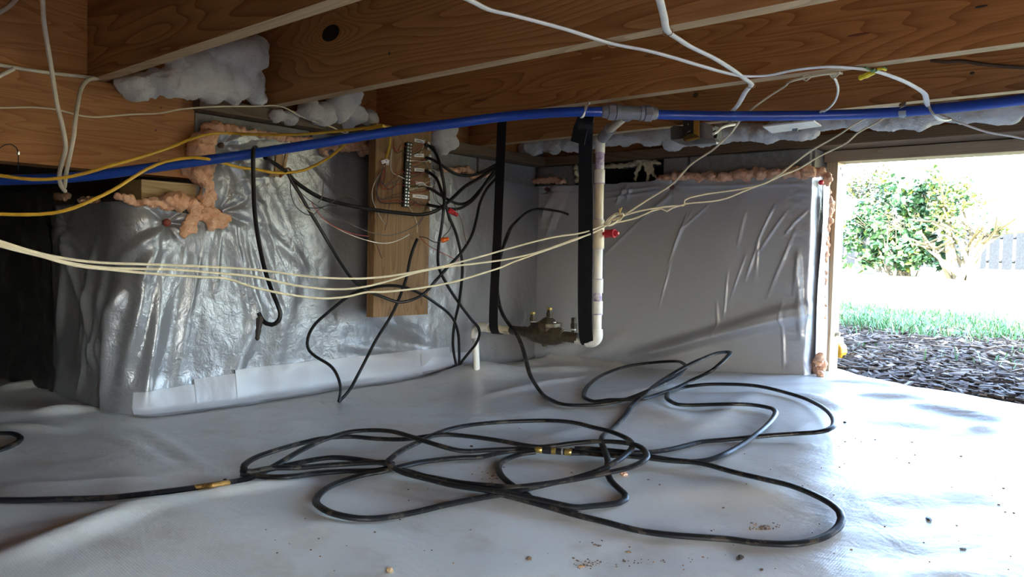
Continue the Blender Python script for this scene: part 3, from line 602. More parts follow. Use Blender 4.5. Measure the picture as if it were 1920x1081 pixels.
# paper faced insulation card
cd = [OZ(1430,238,.402), OZ(1525,227,.402), OZ(1540,237,.404), OZ(1448,250,.404)]
mb = MB().add(cd+[p+Vector((0,0,.004)) for p in cd], [(3,2,1,0),(4,5,6,7),(0,1,5,4),(1,2,6,5),(2,3,7,6),(3,0,4,7)])
o = mesh_obj('foam_card', mb, PAPER, None, None, False); tag(o, 'flat white foam board scrap wedged under the blue pipe', 'board')
mesh_obj('metal_tab', MB().obox(OZ(1491,243,.400),(1,0,0),(0,1,0),(0,0,1),.008,.004,.006), GALV, tag(thing('card_clip','small metal clip under the white foam board scrap','clip',tuple(OZ(1491,243,.39)))), None, False)
# ------------------------------------------------------------------ terminal board
BX = -2.0
def BD(x, y, off=.004): return OX(x, y, BX+off)
bd = tag(mesh_obj('mounting_board', MB().box((BX-.038,1.604,-.222),(BX,1.850,.418)), W_BOARD, None, None, False, .003), 'tall treated plank carrying the terminal strip in front of the left wall', 'board')
ts = thing('terminal_strip', 'black screw terminal strip standing upright on the plank', 'terminal strip', tuple(BD(757,388)))
tp0, tp1 = BD(763,268,.0), BD(757,388,.0)
ud = (tp1-tp0).normalized(); vd = Vector((0,1,0)); vd = (vd-ud*vd.dot(ud)).normalized()
cen = tp0.lerp(tp1,.5); L2 = (tp1-tp0).length/2
BLKP = plain('terminal_black', (.01,.01,.01), .45)
mesh_obj('base', MB().obox(cen+Vector((.006,0,0)), ud, vd, (1,0,0), L2, .0115, .006), BLKP, ts, None, False, .001)
NR = 20
scr = None; bar = None
for i in range(NR):
    c = tp0.lerp(tp1, (i+.5)/NR)
    bm_ = MB().obox(c.lerp(tp0.lerp(tp1,i/NR),1)+Vector((.015,0,0)), ud, vd, (1,0,0), .0008, .0112, .004)
    mesh_obj('barrier', bm_, BLKP, ts, None, False)
    for sgn in (-1, 1):
        p = c+vd*sgn*.0055+Vector((.0125,0,0))
        if scr is None: scr = mesh_obj('terminal_screw', MB().lathe(p, p+Vector((.004,0,0)), [(0,.0034),(.7,.0034),(1,.0022)], 10), SCREW, ts, smooth=False); sp0 = p
        else:
            if (i in (6,7) and sgn < 0) or (i == 14 and sgn > 0): continue
            k = scr.copy(); C.objects.link(k); k.location = p-sp0
def label_at(lab, px, strokes):
    pts = [BD(x, y, .003) for x, y in px]
    o = mesh_obj('paper_label', MB().add(pts+[p-Vector((.0022,0,0)) for p in pts], [(0,1,2,3),(7,6,5,4),(1,0,4,5),(2,1,5,6),(3,2,6,7),(0,3,7,4)]), PAPER, None, None, False); tag(o, lab, 'label', 'paper labels on the plank')
    for (a, b_, c_, d) in strokes:
        u0 = pts[0].lerp(pts[1], a).lerp(pts[3].lerp(pts[2], a), b_); u1 = pts[0].lerp(pts[1], c_).lerp(pts[3].lerp(pts[2], c_), d)
        mesh_obj('handwriting', MB().tube([u0+Vector((.0006,0,0)), u1+Vector((.0006,0,0))], .0007, n=4), INK, o)
scrib = lambda n, a, b_: [(a+(b_-a)*i/n, .62-.2*(i%2)-.05*((i*7)%3), a+(b_-a)*(i+.9)/n, .42+.2*(i%2)) for i in range(n)]
label_at('topmost paper label on the plank, tilted with a dark scribble', [(777.5,259),(796,263),(795.5,269),(777,265.5)], [(.15,.75,.35,.3),(.35,.3,.55,.35),(.5,.4,.85,.6),(.2,.8,.5,.5),(.5,.75,.8,.85)])
label_at('second paper label from the top of the plank', [(777,288),(795,288),(795,294.5),(777,294)], scrib(7,.12,.8))
label_at('third paper label from the top of the plank', [(777,314.5),(796,316),(795.5,322),(777,320.5)], scrib(8,.2,.85))
label_at('fourth paper label on the plank, half hidden by wires', [(779,339),(800,342.5),(800,347),(780,346)], [(.1,.8,.3,.7),(.3,.7,.7,.55)])
label_at('left of the two lowest paper labels on the plank', [(774,364),(789.5,364.5),(789.5,372),(774,369.5)], scrib(7,.3,.95))
label_at('right of the two lowest paper labels on the plank', [(790.5,365),(803,367),(802.5,373),(790.5,372)], scrib(5,.1,.6))
CSM = plain('clamp_screw', (.05,.05,.05), .5)
def clamp(lab, x, y, h=.014, w_=.0045, tilt=0):
    c = BD(x, y, .009); o = thing('cable_clamp', lab, 'clamp', tuple(BD(x, y, 0)), 'white cable clamps on the plank')
    mesh_obj('saddle', MB().obox(c, (0,math.sin(tilt),math.cos(tilt)), (0,math.cos(tilt),-math.sin(tilt)), (1,0,0), h, w_, .003), PAPER, o, None, False, .0015)
    for s_ in (-1, 1): mesh_obj('clamp_screw', MB().ball((c.x+.003, c.y+s_*.7*h*math.sin(tilt), c.z+s_*.75*h*math.cos(tilt)), .0020, 1), CSM, o)
for lab, x, y in (('topmost white cable clamp on the plank edge', 804,273.5),('second white clamp down the plank edge', 806,297),('third white clamp down the plank edge', 806,325),('fourth white clamp down the plank edge', 807.5,353),('lowest white clamp on the plank edge', 806,384)): clamp(lab, x, y)
clamp('white clamp holding the yellow cable at the left of the plank', 720, 302.5, .010, .006, 1.2); clamp('white clip next to the yellow cable clamp', 726.5, 303.5, .010, .0055, .2)
# thin wires from the yellow cable to the strip, from the strip to the clamps
ORD = 'top second third fourth fifth sixth seventh eighth ninth tenth eleventh twelfth thirteenth fourteenth fifteenth sixteenth seventeenth eighteenth nineteenth bottom'.split()
def bw(name, pts, r, m, lab): cable(name, lab, pts, r, m, 'wire', 'thin wires on the terminal board', n=5, step=.006)
lw = [(RWIRE,'red'),(BWIRE,'brown'),(GWIRE,'grey'),(BWIRE,'brown'),(RWIRE,'red'),(WWIRE,'white')]
for i in range(12):
    row = [9,10,11,12,13,5,1,3,16,17,18,19][i]; q = tp0.lerp(tp1, (row+.5)/NR)+vd*-.012+Vector((.010,0,0)); m, cn = lw[i%6] if i < 11 else (KWIRE,'black')
    s0 = BD(722+random.random()*2, 307, .010)
    if i in (6,7): s0 = BD(738+i-6, 262, .008)
    mid = [(716+random.uniform(-3,8), 325+random.uniform(0,20)),(724+random.uniform(-6,10), 345+random.uniform(0,18))]
    if i in (6,7): mid = [(737,272),(744,284+3*i-18)]
    if i == 5: mid = [(733,300),(735,322)]; q = tp0.lerp(tp1,.565)+vd*-.012+Vector((.010,0,0)); s0 = BD(735,280,.008)
    if i >= 8: mid = [(704+random.uniform(0,6), 350+4*i-32),(712, 372+2*(i-8))]
    bw('board_wire', [s0]+[BD(x, y, random.uniform(.010,.028)) for x, y in mid]+[BD(742, 250+(row*6+22), .02) if False else q+Vector((.012,-.03,.004)), q], .0014, m, 'thin %s wire from the yellow cable to the %s row of the terminal strip'%(cn, ORD[row]))
rw = [(1,804,270),(2,803,272),(3,802,276),(5,805,297),(6,800,297),(7,803,299),(9,804,324),(10,803,326),(11,803,323),(12,806,352),(13,806,353),(14,806,350),(15,806,356),(17,803,384),(18,803,383),(19,800,386)]
for i, (row, x, y) in enumerate(rw):
    q = tp0.lerp(tp1, (row+.5)/NR)+vd*.012+Vector((.010,0,0)); e_ = BD(x, y, .010)
    m, cn = [(RWIRE,'red'),(RWIRE,'red'),(KWIRE,'black'),(WWIRE,'white'),(RWIRE,'red'),(BWIRE,'brown'),(RWIRE,'red'),(BWIRE,'brown')][i%8]
    mid = q.lerp(e_, .5)+Vector((random.uniform(.006,.024), random.uniform(-.01,.01), random.uniform(-.012,.022)))
    bw('board_wire', [q, q+Vector((.004,.012,.002)), mid, e_], .0014, m, 'thin %s wire from the %s row of the terminal strip toward the clamps'%(cn, ORD[row]))
for k, (pts, m, lab) in enumerate([
  ([(800,322),(812,318),(822,330),(818,345),(800,350),(780,353),(766,352)], CREAM, 'cream wire looping right of the terminal strip'),
  ([(808,327),(812,335),(806,340),(795,343)], CREAM, 'short cream wire loop across the fourth label'),
  ([(797,262),(795,272),(790,284),(786,292)], CREAM, 'cream wire passing over the top two labels'),
  ([(721,310),(712,326),(704,340),(698,358),(699,375),(704,388),(707,395),(716,412),(722,420)], WWIRE, 'long white wire hanging down the left edge of the plank'),
  ([(703,335),(697,360),(693,385),(691,405),(695,413)], GWIRE, 'grey wire hanging beside the left edge of the plank'),
  ([(737,340),(735,370),(729,390),(726,415),(722,432)], BWIRE, 'brown wire hanging down the middle of the plank'),
  ([(766,386),(776,402),(782,420),(782,436)], CREAM, 'tan wire trailing below the terminal strip'),
  ([(800,388),(797,400),(790,414),(783,424)], BWIRE, 'brown wire below the lowest clamp'),
  ([(700,446),(708,462),(716,484)], BWIRE, 'short brown wire scrap on the plank below the big black cable'),
  ([(797,383),(799,387),(808,391),(814,394)], KWIRE, 'short black wire below the lowest clamp'),
  ([(792,300),(800,312),(810,330),(815,350),(818,372),(826,385)], GWIRE, 'grey wire from second clamp down to the cable crossing'),
  ([(812,310),(816,335),(812,358),(816,375),(828,384)], KWIRE, 'thin black wire down the right edge of the plank')]):
    cable('board_wire', lab, [BD(x, y, .012+.012*math.sin(i*1.3+k)) for i, (x, y) in enumerate(pts)], .0012, m, 'wire', None, n=5, step=.006)
# ------------------------------------------------------------------ black cables between plank, corner and floor
def mixd(pts): return [PD(x, y, d) for x, y, d in pts]
cB = lambda lab, pts, r=.0052, m=BLK, **k: cable('black_cable', lab, mixd(pts), r, m, 'cable', n=8, **k)
cB('black cable from the topmost clamp down past the elbow to the ground', [(797,271,2.52),(803,272.5,2.53),(815,284,2.52),(824,305,2.5),(830,332,2.5),(834,360,2.5),(832,387,2.48),(830,412,2.48),(823,455,2.5),(821,485,2.52),(823,502,2.55),(838,533,2.6),(860,567,2.66),(885,600,2.72),(897,614,2.74),(899,627,2.75),(893,643,2.76),(878,662,2.78),(862,682,2.8)])
cB('black cable from the second clamp to the corner behind the strap', [(797,296,2.53),(806,297,2.53),(830,311,2.54),(855,326,2.58),(880,329,2.65),(905,322,2.72),(930,308,2.8)], .0050)
cB('black cable from the third clamp dropping straight into the ground', [(797,320,2.53),(806,324,2.53),(818,334,2.52),(828,360,2.5),(836,385,2.49),(842,405,2.5),(855,437,2.54),(863,470,2.57),(867,500,2.6),(865,532,2.62),(860,570,2.66),(852,607,2.7),(849,640,2.74),(851,662,2.76),(855,682,2.79)])
cB('black cable from the fourth clamp swinging to the corner', [(800,352,2.53),(808,354,2.53),(822,363,2.53),(840,374,2.54),(860,382,2.6),(880,377,2.68),(905,350,2.75),(930,322,2.8)], .0050)
cB('black cable from the lowest clamp to the corner', [(799,383,2.53),(808,385,2.53),(830,389,2.53),(855,392,2.56),(875,384,2.62),(893,368,2.7),(912,340,2.76),(930,316,2.8)], .0050)
cB('heavy black cable sagging from the tie stake across the plank', [(497,295,2.12),(520,310,2.2),(540,325,2.28),(548,335,2.29),(565,349,2.30),(600,370,2.32),(650,384,2.36),(700,393,2.41),(750,399,2.45),(790,402,2.49),(815,396,2.50),(842,377,2.52),(870,351,2.6),(900,333,2.7),(930,313,2.8)], .0062)
cB('black cable running from the tie stake in a steep line under the plank', [(539,322,2.27),(546,338,2.28),(560,360,2.29),(580,395,2.31),(600,428,2.33),(620,462,2.35),(640,495,2.38),(665,528,2.42),(690,545,2.45),(720,557,2.46),(748,566,2.47),(772,562,2.48),(795,550,2.5),(815,528,2.5),(840,500,2.53),(865,473,2.57),(885,440,2.63),(893,412,2.67),(900,380,2.72),(912,355,2.76),(930,334,2.8)], .0050)
g1 = FL(635,752,.004)
dg = g1.dot(Fv)
cB('black cable hanging from the plank to a point on the ground sheet', [(783,447,2.50),(775,465,2.50),(768,490,2.50),(763,516,2.50),(752,550,2.5),(733,592,2.5),(705,637,2.48),(675,695,2.46),(652,735,dg+.03),(635,753,dg)], .0050)
cB('black cable curving up from the same point into a wide loop', [(635,753,dg),(638,738,dg+.01),(638,722,dg+.02),(632,703,dg+.03),(618,684,2.42),(592,668,2.42),(580,657,2.42),(576,643,2.42),(580,625,2.42),(592,606,2.42),(612,588,2.43),(640,565,2.45),(665,549,2.46),(692,540,2.47),(730,535,2.48),(757,538,2.5),(792,552,2.53),(818,569,2.57),(840,586,2.62),(852,602,2.66),(859,625,2.7),(861,655,2.76),(861,682,2.8)], .0050)
# hanging loop over the pipe at left
lp = [(486,291,2.12),(480,277,2.085),(475,282,2.045),(474.5,300,2.04),(475,330,2.04),(477,390,2.03),(483,440,2.02),(494,495,2.0),(508,540,1.98),(520,570,1.97),(525.5,588,1.97),(522,601,1.97),(510,608.5,1.97),(499,606,1.97),(490,597,1.97),(485,586,1.97)]
hl = thing('hanging_lead', 'black lead hooked over the blue pipe and hanging with a ragged brown end', 'cable', tuple(PD(510,609,1.97)))
mesh_obj('lead', MB().tube(spline(mixd(lp),.008), .0058, n=10), BLK, hl)
mesh_obj('ragged_tape', MB().tube(spline(mixd([(483,578,1.965),(487,590,1.965),(488,600,1.965),(486,612,1.965),(484,625,1.965),(482,637,1.965)]),.006), [.003,.005,.009,.0085,.0075,.007,.008,.0075,.006,.005,.005,.004,.003]+[.002]*30, n=7, up=(0,0,1)) if False else MB().lathe(PD(488,592,1.965), PD(482,638,1.965), [(0,.004),(.12,.0095),(.3,.0085),(.5,.0065),(.62,.0075),(.8,.0055),(.92,.0065),(1,.002)], 7), RAG, hl)
# stake and tie on the wall
sk_ = thing('cable_stake', 'tan wooden stake with an orange tied pin holding the cables', 'stake', tuple(OX(527,333,-2.12)))
mesh_obj('stake', MB().obox(OX(522,306,-2.125), (0,.04,1), (0,1,-.04), (1,0,0), .042, .013, .006), TAN, sk_, None, False, .002)
mesh_obj('stake_splinter', MB().obox(OX(534,306,-2.115), (0,.18,1), (0,1,-.18), (1,0,0), .034, .0045, .004), TAN, sk_, None, False, .001)
mesh_obj('foot_chip', MB().obox(OX(510,328,-2.12), (0,1,-.1), (0,.1,1), (1,0,0), .010, .006, .004), TAN, sk_, None, False, .001)
mesh_obj('tie_loop', MB().tube(spline([OX(526,330,-2.10),OX(532,320,-2.085),OX(541,316,-2.08),OX(545,321,-2.085),OX(543,329,-2.10)],.004), .004, n=7), plain('tie_brown', (.16,.075,.04), .7), sk_)
mesh_obj('orange_pin', MB().lathe(OX(525,331,-2.10), OX(532,323,-2.08), [(0,.004),(.8,.006),(1,.004)], 8), plain('pin_orange', (.42,.13,.06), .6), sk_)
for lab, pts, m in (('thin dark wire looping down left of the steep black cable', [(544,338,2.29),(544.5,350,2.29),(546,365,2.29),(552,382,2.29),(562,394,2.29),(577,402.5,2.29),(588,402,2.29),(599,392,2.3),(615,384,2.3),(634,372,2.31),(649,368,2.32),(661,370,2.33),(672,377,2.34)], GWIRE),
  ('thin dark wire sagging from the stake to the lowest clamp', [(552,338,2.29),(560,355,2.3),(575,371,2.3),(595,385,2.31),(630,404,2.33),(655,418,2.35),(680,430,2.38),(705,438,2.41),(730,441,2.44),(757,434,2.47),(780,422,2.49),(790,410,2.5),(798,388,2.51)], GWIRE),
  ('thin red brown wire crossing behind the big black cable', [(584,378,2.3),(592,392,2.31),(605,408,2.32),(625,423,2.33),(645,432,2.35),(667,439,2.37),(692,443,2.4)], RWIRE),
  ('thin white wire sagging across the plank below the dark wires', [(600,409,2.32),(640,432,2.35),(680,448,2.38),(720,456,2.43),(745,451,2.46),(768,439,2.48)], WWIRE),
  ('short dark wire end pointing right near the steep cable', [(570,385,2.3),(584,390,2.3),(600,389,2.31),(617,385,2.31),(632,385.5,2.31)], KWIRE),
  ('thin grey wire standing upright near the stake', [(597,380,2.31),(603,371,2.31),(606,352,2.31),(607,330,2.31)], GWIRE),
  ('thin tan wire twisting beside the steep black cable', [(549,340,2.28),(556,362,2.29),(565,380,2.29),(578,393,2.3),(592,400,2.31)], CREAM)):
    cable('thin_wire', lab, mixd(pts), .0014, m, 'wire', n=5, step=.008)
# red and orange wire connectors
def nut(lab, x0, y0, x1, y1, d, m):
    p, q = PD(x0,y0,d), PD(x1,y1,d); o = tag(mesh_obj('wire_connector', MB().lathe(p, q, [(0,.006),(.1,.0085),(.45,.0085),(.5,.0072),(.9,.006),(1,.003)], 10), m, None, None, False), lab, 'wire connector')
nut('red wire nut hanging at the knot of black cables', 841,393, 859,404, 2.47, REDP); nut('orange wire nut below the knot of black cables', 827,451, 842,447, 2.46, ORP)
for lab, pts, m in (('thin black wire from the cable knot down to the orange connector', [(838,400,2.48),(841,412,2.47),(846,422,2.46),(841,433,2.46),(833,441,2.46),(827,449,2.46)], KWIRE),
  ('thin wire from the plank to the orange connector', [(786,443,2.5),(800,446,2.49),(810,452,2.47),(818,454,2.46),(827,451,2.46)], BWIRE),
  ('thin brown wire falling from the red connector to the long cable', [(850,380,2.5),(858,397,2.5),(866,416,2.52),(870,436,2.54),(875,458,2.57)], BWIRE),
  ('thin red wire slanting right below the plank wires', [(787,443,2.5),(797,455,2.5),(815,467,2.51),(835,477,2.53),(860,489,2.57)], RWIRE)):
    cable('thin_wire', lab, mixd(pts), .0013, m, 'wire', n=5, step=.008)
# ------------------------------------------------------------------ flat black cables on the ground sheet
def FC(pts, base):
    out = []
    for p in pts:
        if len(p) == 2: out.append(FL(p[0], p[1], base))
        else: out.append(FL(p[0], p[1], p[2]) if p[2] < .5 else PD(*p))
    return out
FLAT = (.0074, .0052)
def fcable(lab, pts, base, m=BLK_D, flat=FLAT, ext=(0,0)): return cable('floor_cable', lab, FC(pts, base), .005, m, 'cable', None, flat=flat, n=10, step=.012, up=(0,0,1), ext=ext)
wB = lambda x, y, o=.02: (x, y, (OY(x, y, YB-o)).dot(Fv))
A_ = [wB(1066,402,.012), wB(1056,398), wB(1040,394.5,.06), wB(1010,391.5,.13), wB(988,398,.2), wB(968,415,.24), (950,445,2.93), (938,480,2.90), (932,520,2.86), (934,560,2.80), (942,588,2.74), (960,615,2.66),(972,632,2.58),(981,655,2.55),(988,682,2.52),(995,705,2.48),(1012,732,.012),(1035,750,.008),
  (1060,758,.008),(1102,759,.008),(1143,755,.010),(1177,747,.014),(1213,733,.03),(1235,723,.04),(1268,706,.05),(1283,692,.05),(1281,681,.05),(1268,677,.05),(1227,679,.045),(1177,686,.035),(1135,700,.022),(1107,718,.010),(1095,737,.006),(1099,747,.006),(1115,752,.010),(1143,749,.016),(1163,749,.018),(1202,747,.012),(1227,741,.012),(1268,727,.02),(1302,710,.035),(1333,695,.06),(1356,676,.085),(1368,664,.10),(1365,659.5,.10),(1347,661,.10),(1310,675,.085),(1283,688,.07),(1243,712,.045),(1210,737,.025),(1190,753,.010),(1173,777,.006),(1148,803,.008),(1131,816,.016),(1128,828,.024),(1134,845,.030),(1140,865,.032),(1139,887,.022),(1145,900,.012),(1160,915,.007),(1173,928,.007),(1172,936,.007),(1160,942,.007),(1110,948,.008),(1078,950,.012),(1019,938,.016),(960,926,.018),(917,919,.018),(850,909,.018),(800,897,.018),(758,886,.022),(735,875,.028),(727,867,.032),(735,857,.034),(755,843,.034),(783,829,.032),(825,810,.026),(850,802,.024),(883,796,.022),(950,790,.022),(1027,788,.024),(1077,792,.027),(1110,800,.032),(1143,808,.036),(1173,820,.038),(1184,829,.038),(1185,839,.036),(1173,852,.034),(1152,867,.034),(1127,880,.028),(1077,896,.020),(1027,907,.016),(983,917,.013),(940,926,.010),(894,934,.008),(835,946,.008),(776,960,.008),(717,970,.008),(672,971,.008),(628,963,.008),(602,951,.008),(592,939,.008),(598,927,.008),(619,911,.008),(658,896,.010),(687,888,.013),(717,883,.018),(745,876,.020),(783,867,.014),(825,861,.010),(867,857,.010),(900,856,.010),(925,851,.012),(950,846,.014),(985,844,.016),(1004,844,.017)]
fcable('long black cable from the back wall patch through the coil to the brass coupler', A_, .008)
B_ = [(-40,937),(0,937),(44,937),(118,935),(207,932),(266,926),(355,915),(414,906),(459,898),(490,886,.010),(523,868,.020),(573,839,.030),(615,821,.036),(657,809,.040),(698,806,.042),(733,808,.042),(767,817,.040),(808,830,.034),(850,842,.026),(873,845,.022),(917,843,.020),(967,841,.018),(1003,840.5,.019)]
fcable('black cable entering from the left edge, arching over the coil to the coupler', B_, .006, ext=(.5,0))
C_ = [(1070,849,.017),(1110,849,.014),(1160,850,.012),(1197,852,.012),(1256,861,.014),(1315,868,.014),(1374,884,.010),(1434,898,.012),(1480,909,.014),(1520,924,.018),(1558,944,.018),(1575,960,.016),(1578,972,.012),(1574,984,.008),(1558,999,.006),(1528,1012,.006),(1484,1019,.006),(1410,1016,.006),(1374,1011,.006),(1256,1002,.006),(1197,994,.006),(1138,979,.006),(1078,964,.006),(1019,947,.008),(960,931,.008),(900,916,.008),(850,905,.008),(800,893,.010),(758,881,.014),(733,876,.012),(707,881,.010),(640,883,.010),(590,887,.008),(540,893,.008),(495,893,.008),(470,889,.008),(452,888,.012),(452,883,.016),(473,883,.018),(507,877,.018),(557,876,.018),(623,871,.018),(690,867,.020),(725,866,.022),(735,868,.020),(728,869,.016),(700,865,.016),(673,861,.018),(648,858,.020),(623,857,.020),(590,861,.016),(555,868,.012),(515,877,.010),(480,885,.012),(462,883,.020),(457,876,.026),(463,867,.028),(482,856,.030),(523,842,.030),(573,828,.030),(607,821,.030),(657,818,.026),(707,822,.024),(757,823,.026),(783,820,.028),(830,814,.030),(875,817,.028),(933,825,.026),(983,834,.026),(1010,837.5,.024),(1035,835.5,.026),(1077,830,.032),(1118,827,.036),(1168,829,.042),(1193,834,.042),(1208,843,.040),(1213,855,.036),(1203,866,.034),(1177,877,.030),(1127,888,.024),(1077,898,.020),(1010,908,.018),(960,913,.016),(933,911,.014),(867,905,.012),(817,896,.012),(775,888,.012),(745,881,.014)]
fcable('black cable from the coupler round the near right loop and back', C_, .008)
D_ = [(1070,843,.016),(1100,849,.020),(1140,853,.020),(1182,855,.018),(1230,860,.014),(1256,863,.012),(1295,865,.010),(1330,861,.008),(1356,852,.008),(1374,843,.008),(1397,829,.010),(1419,813,.016),(1440,795,.016),(1452,780,.014),(1454,771,.014),(1447,765,.014),(1434,762,.014),(1410,758.5,.014),(1380,757,.014),(1330,758,.012),(1290,759,.012),(1270,757.5,.012),(1256,751,.012),(1250,743,.012),(1255,735,.012),(1270,729,.012),(1285,725,.014),(1305,722,.02),(1327,720,.022),(1377,720,.022),(1410,722,.018),(1440,727,.014),(1502,744,.012),(1530,756,.02),(1549,768,.03),(1561,781,.036),(1564,792,.036),(1560,801,.034),(1550,806,.030),(1530,810,.024),(1498,812,.018),(1440,816,.014),(1380,822,.008),(1315,828,.007),(1290,834,.007),(1256,842,.010),(1217,847,.016),(1180,847,.022),(1137,843,.026),(1100,840,.026),(1078,840,.024)]
fcable('flat black cable making the far right loop toward the opening', D_, .008)
fcable('short tight black loop dropping from the coupler under the coil', [(1004,847,.014),(980,850,.012),(954,858,.008),(940,867,.006),(935,876,.006),(938,888,.006),(951,902,.006),(968,914,.006),(989,928,.006),(1004,938,.007),(1040,950,.007),(1085,963,.006)], .006)
fcable('black cable loop end lying in the dark at the left edge', [(-30,812),(0,811.5),(22,812),(35,817),(38,823),(30,831),(15,838),(0,843),(-30,850)], .006, ext=(.5,.4))
# yellow marking on the left lead and brass couplers
mk = FC([(365,913),(382,911),(400,908.5),(428,904)], .0068); cable('yellow_tag', 'strip of worn orange yellow tape on the black cable at left', mk, .005, plain('worn_yellow', (.36,.19,.04), .7, var=.4, scale=60.), 'tape', flat=(.0066,.0046), n=10, up=(0,0,1))
cpl = thing('cable_coupler', 'brass and black screw coupler joining the cables in the middle of the coil', 'coupler', tuple(FL(1036,846,.0)))
pa, pb = FL(1001,842,.019), FL(1073,847.5,.018)
for nm, t0, t1, r, m in (('crimp_sleeve',.0,.04,.0065,BLKP),('brass_ferrule',.04,.22,.0075,BRASSY),('coupler_nut',.23,.46,.0092,plain('coupler_dark',(.03,.03,.035),.35,.5)),('brass_ferrule',.46,.58,.0080,BRASSY),('coupler_nut',.58,.72,.0085,bpy.data.materials['coupler_dark']),('steel_ring',.72,.77,.0088,STEEL),('coupler_nut',.77,.81,.0080,bpy.data.materials['coupler_dark']),('brass_ferrule',.81,.99,.0080,BRASSY)):
    mesh_obj(nm, MB().lathe(pa.lerp(pb,t0), pa.lerp(pb,t1), [(0,r*.92),(.06,r),(.94,r),(1,r*.92)], 6 if 'nut' in nm else 14), m, cpl, smooth='nut' not in nm)
# ------------------------------------------------------------------ yellow cables
def P3(pts): return [PD(*p) for p in pts]
cable('yellow_cable', 'yellow cable from the left edge along the girder and pipe to the plank', P3([(-40,322,1.80),(0,329,1.82),(62,336,1.84),(112,334,1.86),(162,324,1.88),(212,309,1.90),(262,295,1.94),(312,279,1.99),(362,259,2.08),(395,251,2.15),(425,249.5,2.2),(480,252,2.2),(555,252,2.2),(630,246,2.2),(692,239,2.18),(717,235.5,2.16),(729,242,2.18),(731,257,2.3),(730,272,2.48),(727,286,2.535),(722,301,2.545),(721,310,2.545)]), .0042, YEL, 'cable', step=.02, ext=(.7,0))
cable('yellow_cable', 'short yellow cable arc lying on top of the blue pipe above the plank', P3([(684,247,2.14),(695,241.5,2.14),(706,239,2.14),(718,241,2.14),(724,247,2.14)]), .0040, YEL, 'cable')
cable('yellow_cable', 'yellow cable crossing over the blue pipe and drooping to the wooden stake', P3([(-40,399,1.72),(0,401,1.74),(50,402,1.76),(100,399,1.78),(137,390,1.80),(175,374,1.83),(212,356,1.86),(250,332,1.90),(275,317,1.93),(312,302,1.965),(337,297.5,1.975),(362,295,1.99),(385,297,2.0),(400,301,2.06),(425,307,2.12),(450,314,2.16),(480,317,2.2),(517,324,2.25),(555,322,2.28),(580,315,2.3),(617,295,2.30),(642,275,2.28),(655,262,2.24)]), .0042, YEL, 'cable', step=.02, ext=(.7,0))
# ------------------------------------------------------------------ white ceiling cables
def zc(pts, z=.4255): return [OZ(x, y, z) if len(q) == 0 else OZ(x, y, q[0]) for x, y, *q in pts]
NMF = (.0068, .0030)
cable('house_cable', 'white flat cable under the joists running right past the yellow tie', zc([(760,-45),(820,-22),(880,0),(917,18),(960,28),(1060,54.5),(1147,81.5),(1210,94,.422),(1260,107,.421),(1310,122,.42),(1360,136,.421),(1397,142.5,.423),(1440,141),(1490,131),(1552,125),(1615,129,.4265),(1647,135,.424),(1690,150,.422),(1712,161,.421),(1727,170,.419),(1735,178,.415),(1737,188,.406),(1740,199,.398)])+[OZ(1752,216,.372),OZ(1766,225,.366),OZ(1780,224,.372)], .005, NM, 'cable', flat=NMF, up=(0,0,1), step=.015, ext=(.5,0))
cable('house_cable', 'white flat cable crossing two joist edges at top right and bending down to the pipe', zc([(1220,-60),(1237,0),(1245,32),(1252,59),(1272,73,.424),(1292,86,.423),(1335,107,.421),(1365,125,.422),(1390,143,.423),(1409,159),(1407,162,.424),(1402,167,.42),(1396,175,.42),(1390,186,.415),(1382,199,.41),(1372,209,.405)]), .005, NM, 'cable', flat=NMF, up=(0,0,1), step=.012, ext=(.5,0))
cable('house_cable', 'short white cable loop dipping below the pipe into the junction box', P3([(1364,220,2.4),(1367,228,2.38),(1376,233,2.36),(1384,232,2.36),(1378,233,2.34),(1362,236,2.30),(1352,240,2.27),(1344,247,2.24),(1338,251,2.22)]), .0042, NM, 'cable')
def staple(lab, x, y, z=.4275, w_=.0075, dirv=(0,1,0)):
    c = OZ(x, y, z); d = Vector(dirv).normalized(); mb = MB().tube(spline([c-d*w_+Vector((0,0,.004)), c-d*w_-Vector((0,0,.006)), c+d*w_-Vector((0,0,.006)), c+d*w_+Vector((0,0,.006))],.004), .0009, n=5)
    tag(mesh_obj('cable_staple', mb, COPPER), lab, 'staple', 'cable staples')
staple('staple holding the left white cable under the second joist', 1147,81.5,.4265,.008,(.5,1,0)); staple('staple holding the right white cable under the second joist', 1252,59,.4265,.008,(1,.3,0)); staple('staple at the bend of the right white cable under the third joist', 1409,159,.4265,.008,(1,.3,0))
cable('thin_cable', 'thin white cable tied to the third joist, falling to the beige knot', [OZ(1580,137,.427),OZ(1545,139,.426),OZ(1512,145,.424),OZ(1490,150,.420),PD(1465,166,2.02),PD(1440,182,2.05),PD(1395,217,2.1),PD(1370,250,2.14),PD(1352,267,2.17),PD(1335,282,2.2),PD(1297,307,2.25),PD(1260,345,2.3),PD(1210,377,2.33),PD(1168,404,2.33),PD(1148,413,2.33)], .0030, CREAM)
cable('thin_cable', 'short white cable hanging from the third joist in a hook shape', zc([(1575,136,.427),(1563,141,.424),(1567,150,.42),(1571,163,.415),(1570,178,.41),(1563,193,.405),(1552,204,.40),(1543,210,.397),(1537,214,.395),(1541,208,.396),(1550,206,.397)]), .0030, NM)
for lab, x, y in (('white knot of thin cable under the third joist edge', 1513, 145),('second white knot on the third joist edge, above the hook shaped cable', 1565, 140)):
    mb = MB(); c = OZ(x, y, .424)
    mb.tube(spline([c+Vector((.009*math.cos(a_), .005*math.sin(2*a_), .007*math.sin(a_))) for a_ in np.linspace(0, 6.6, 12)],.004), .0022, n=6)
    tag(mesh_obj('cable_knot', mb, CREAM), lab, 'knot')
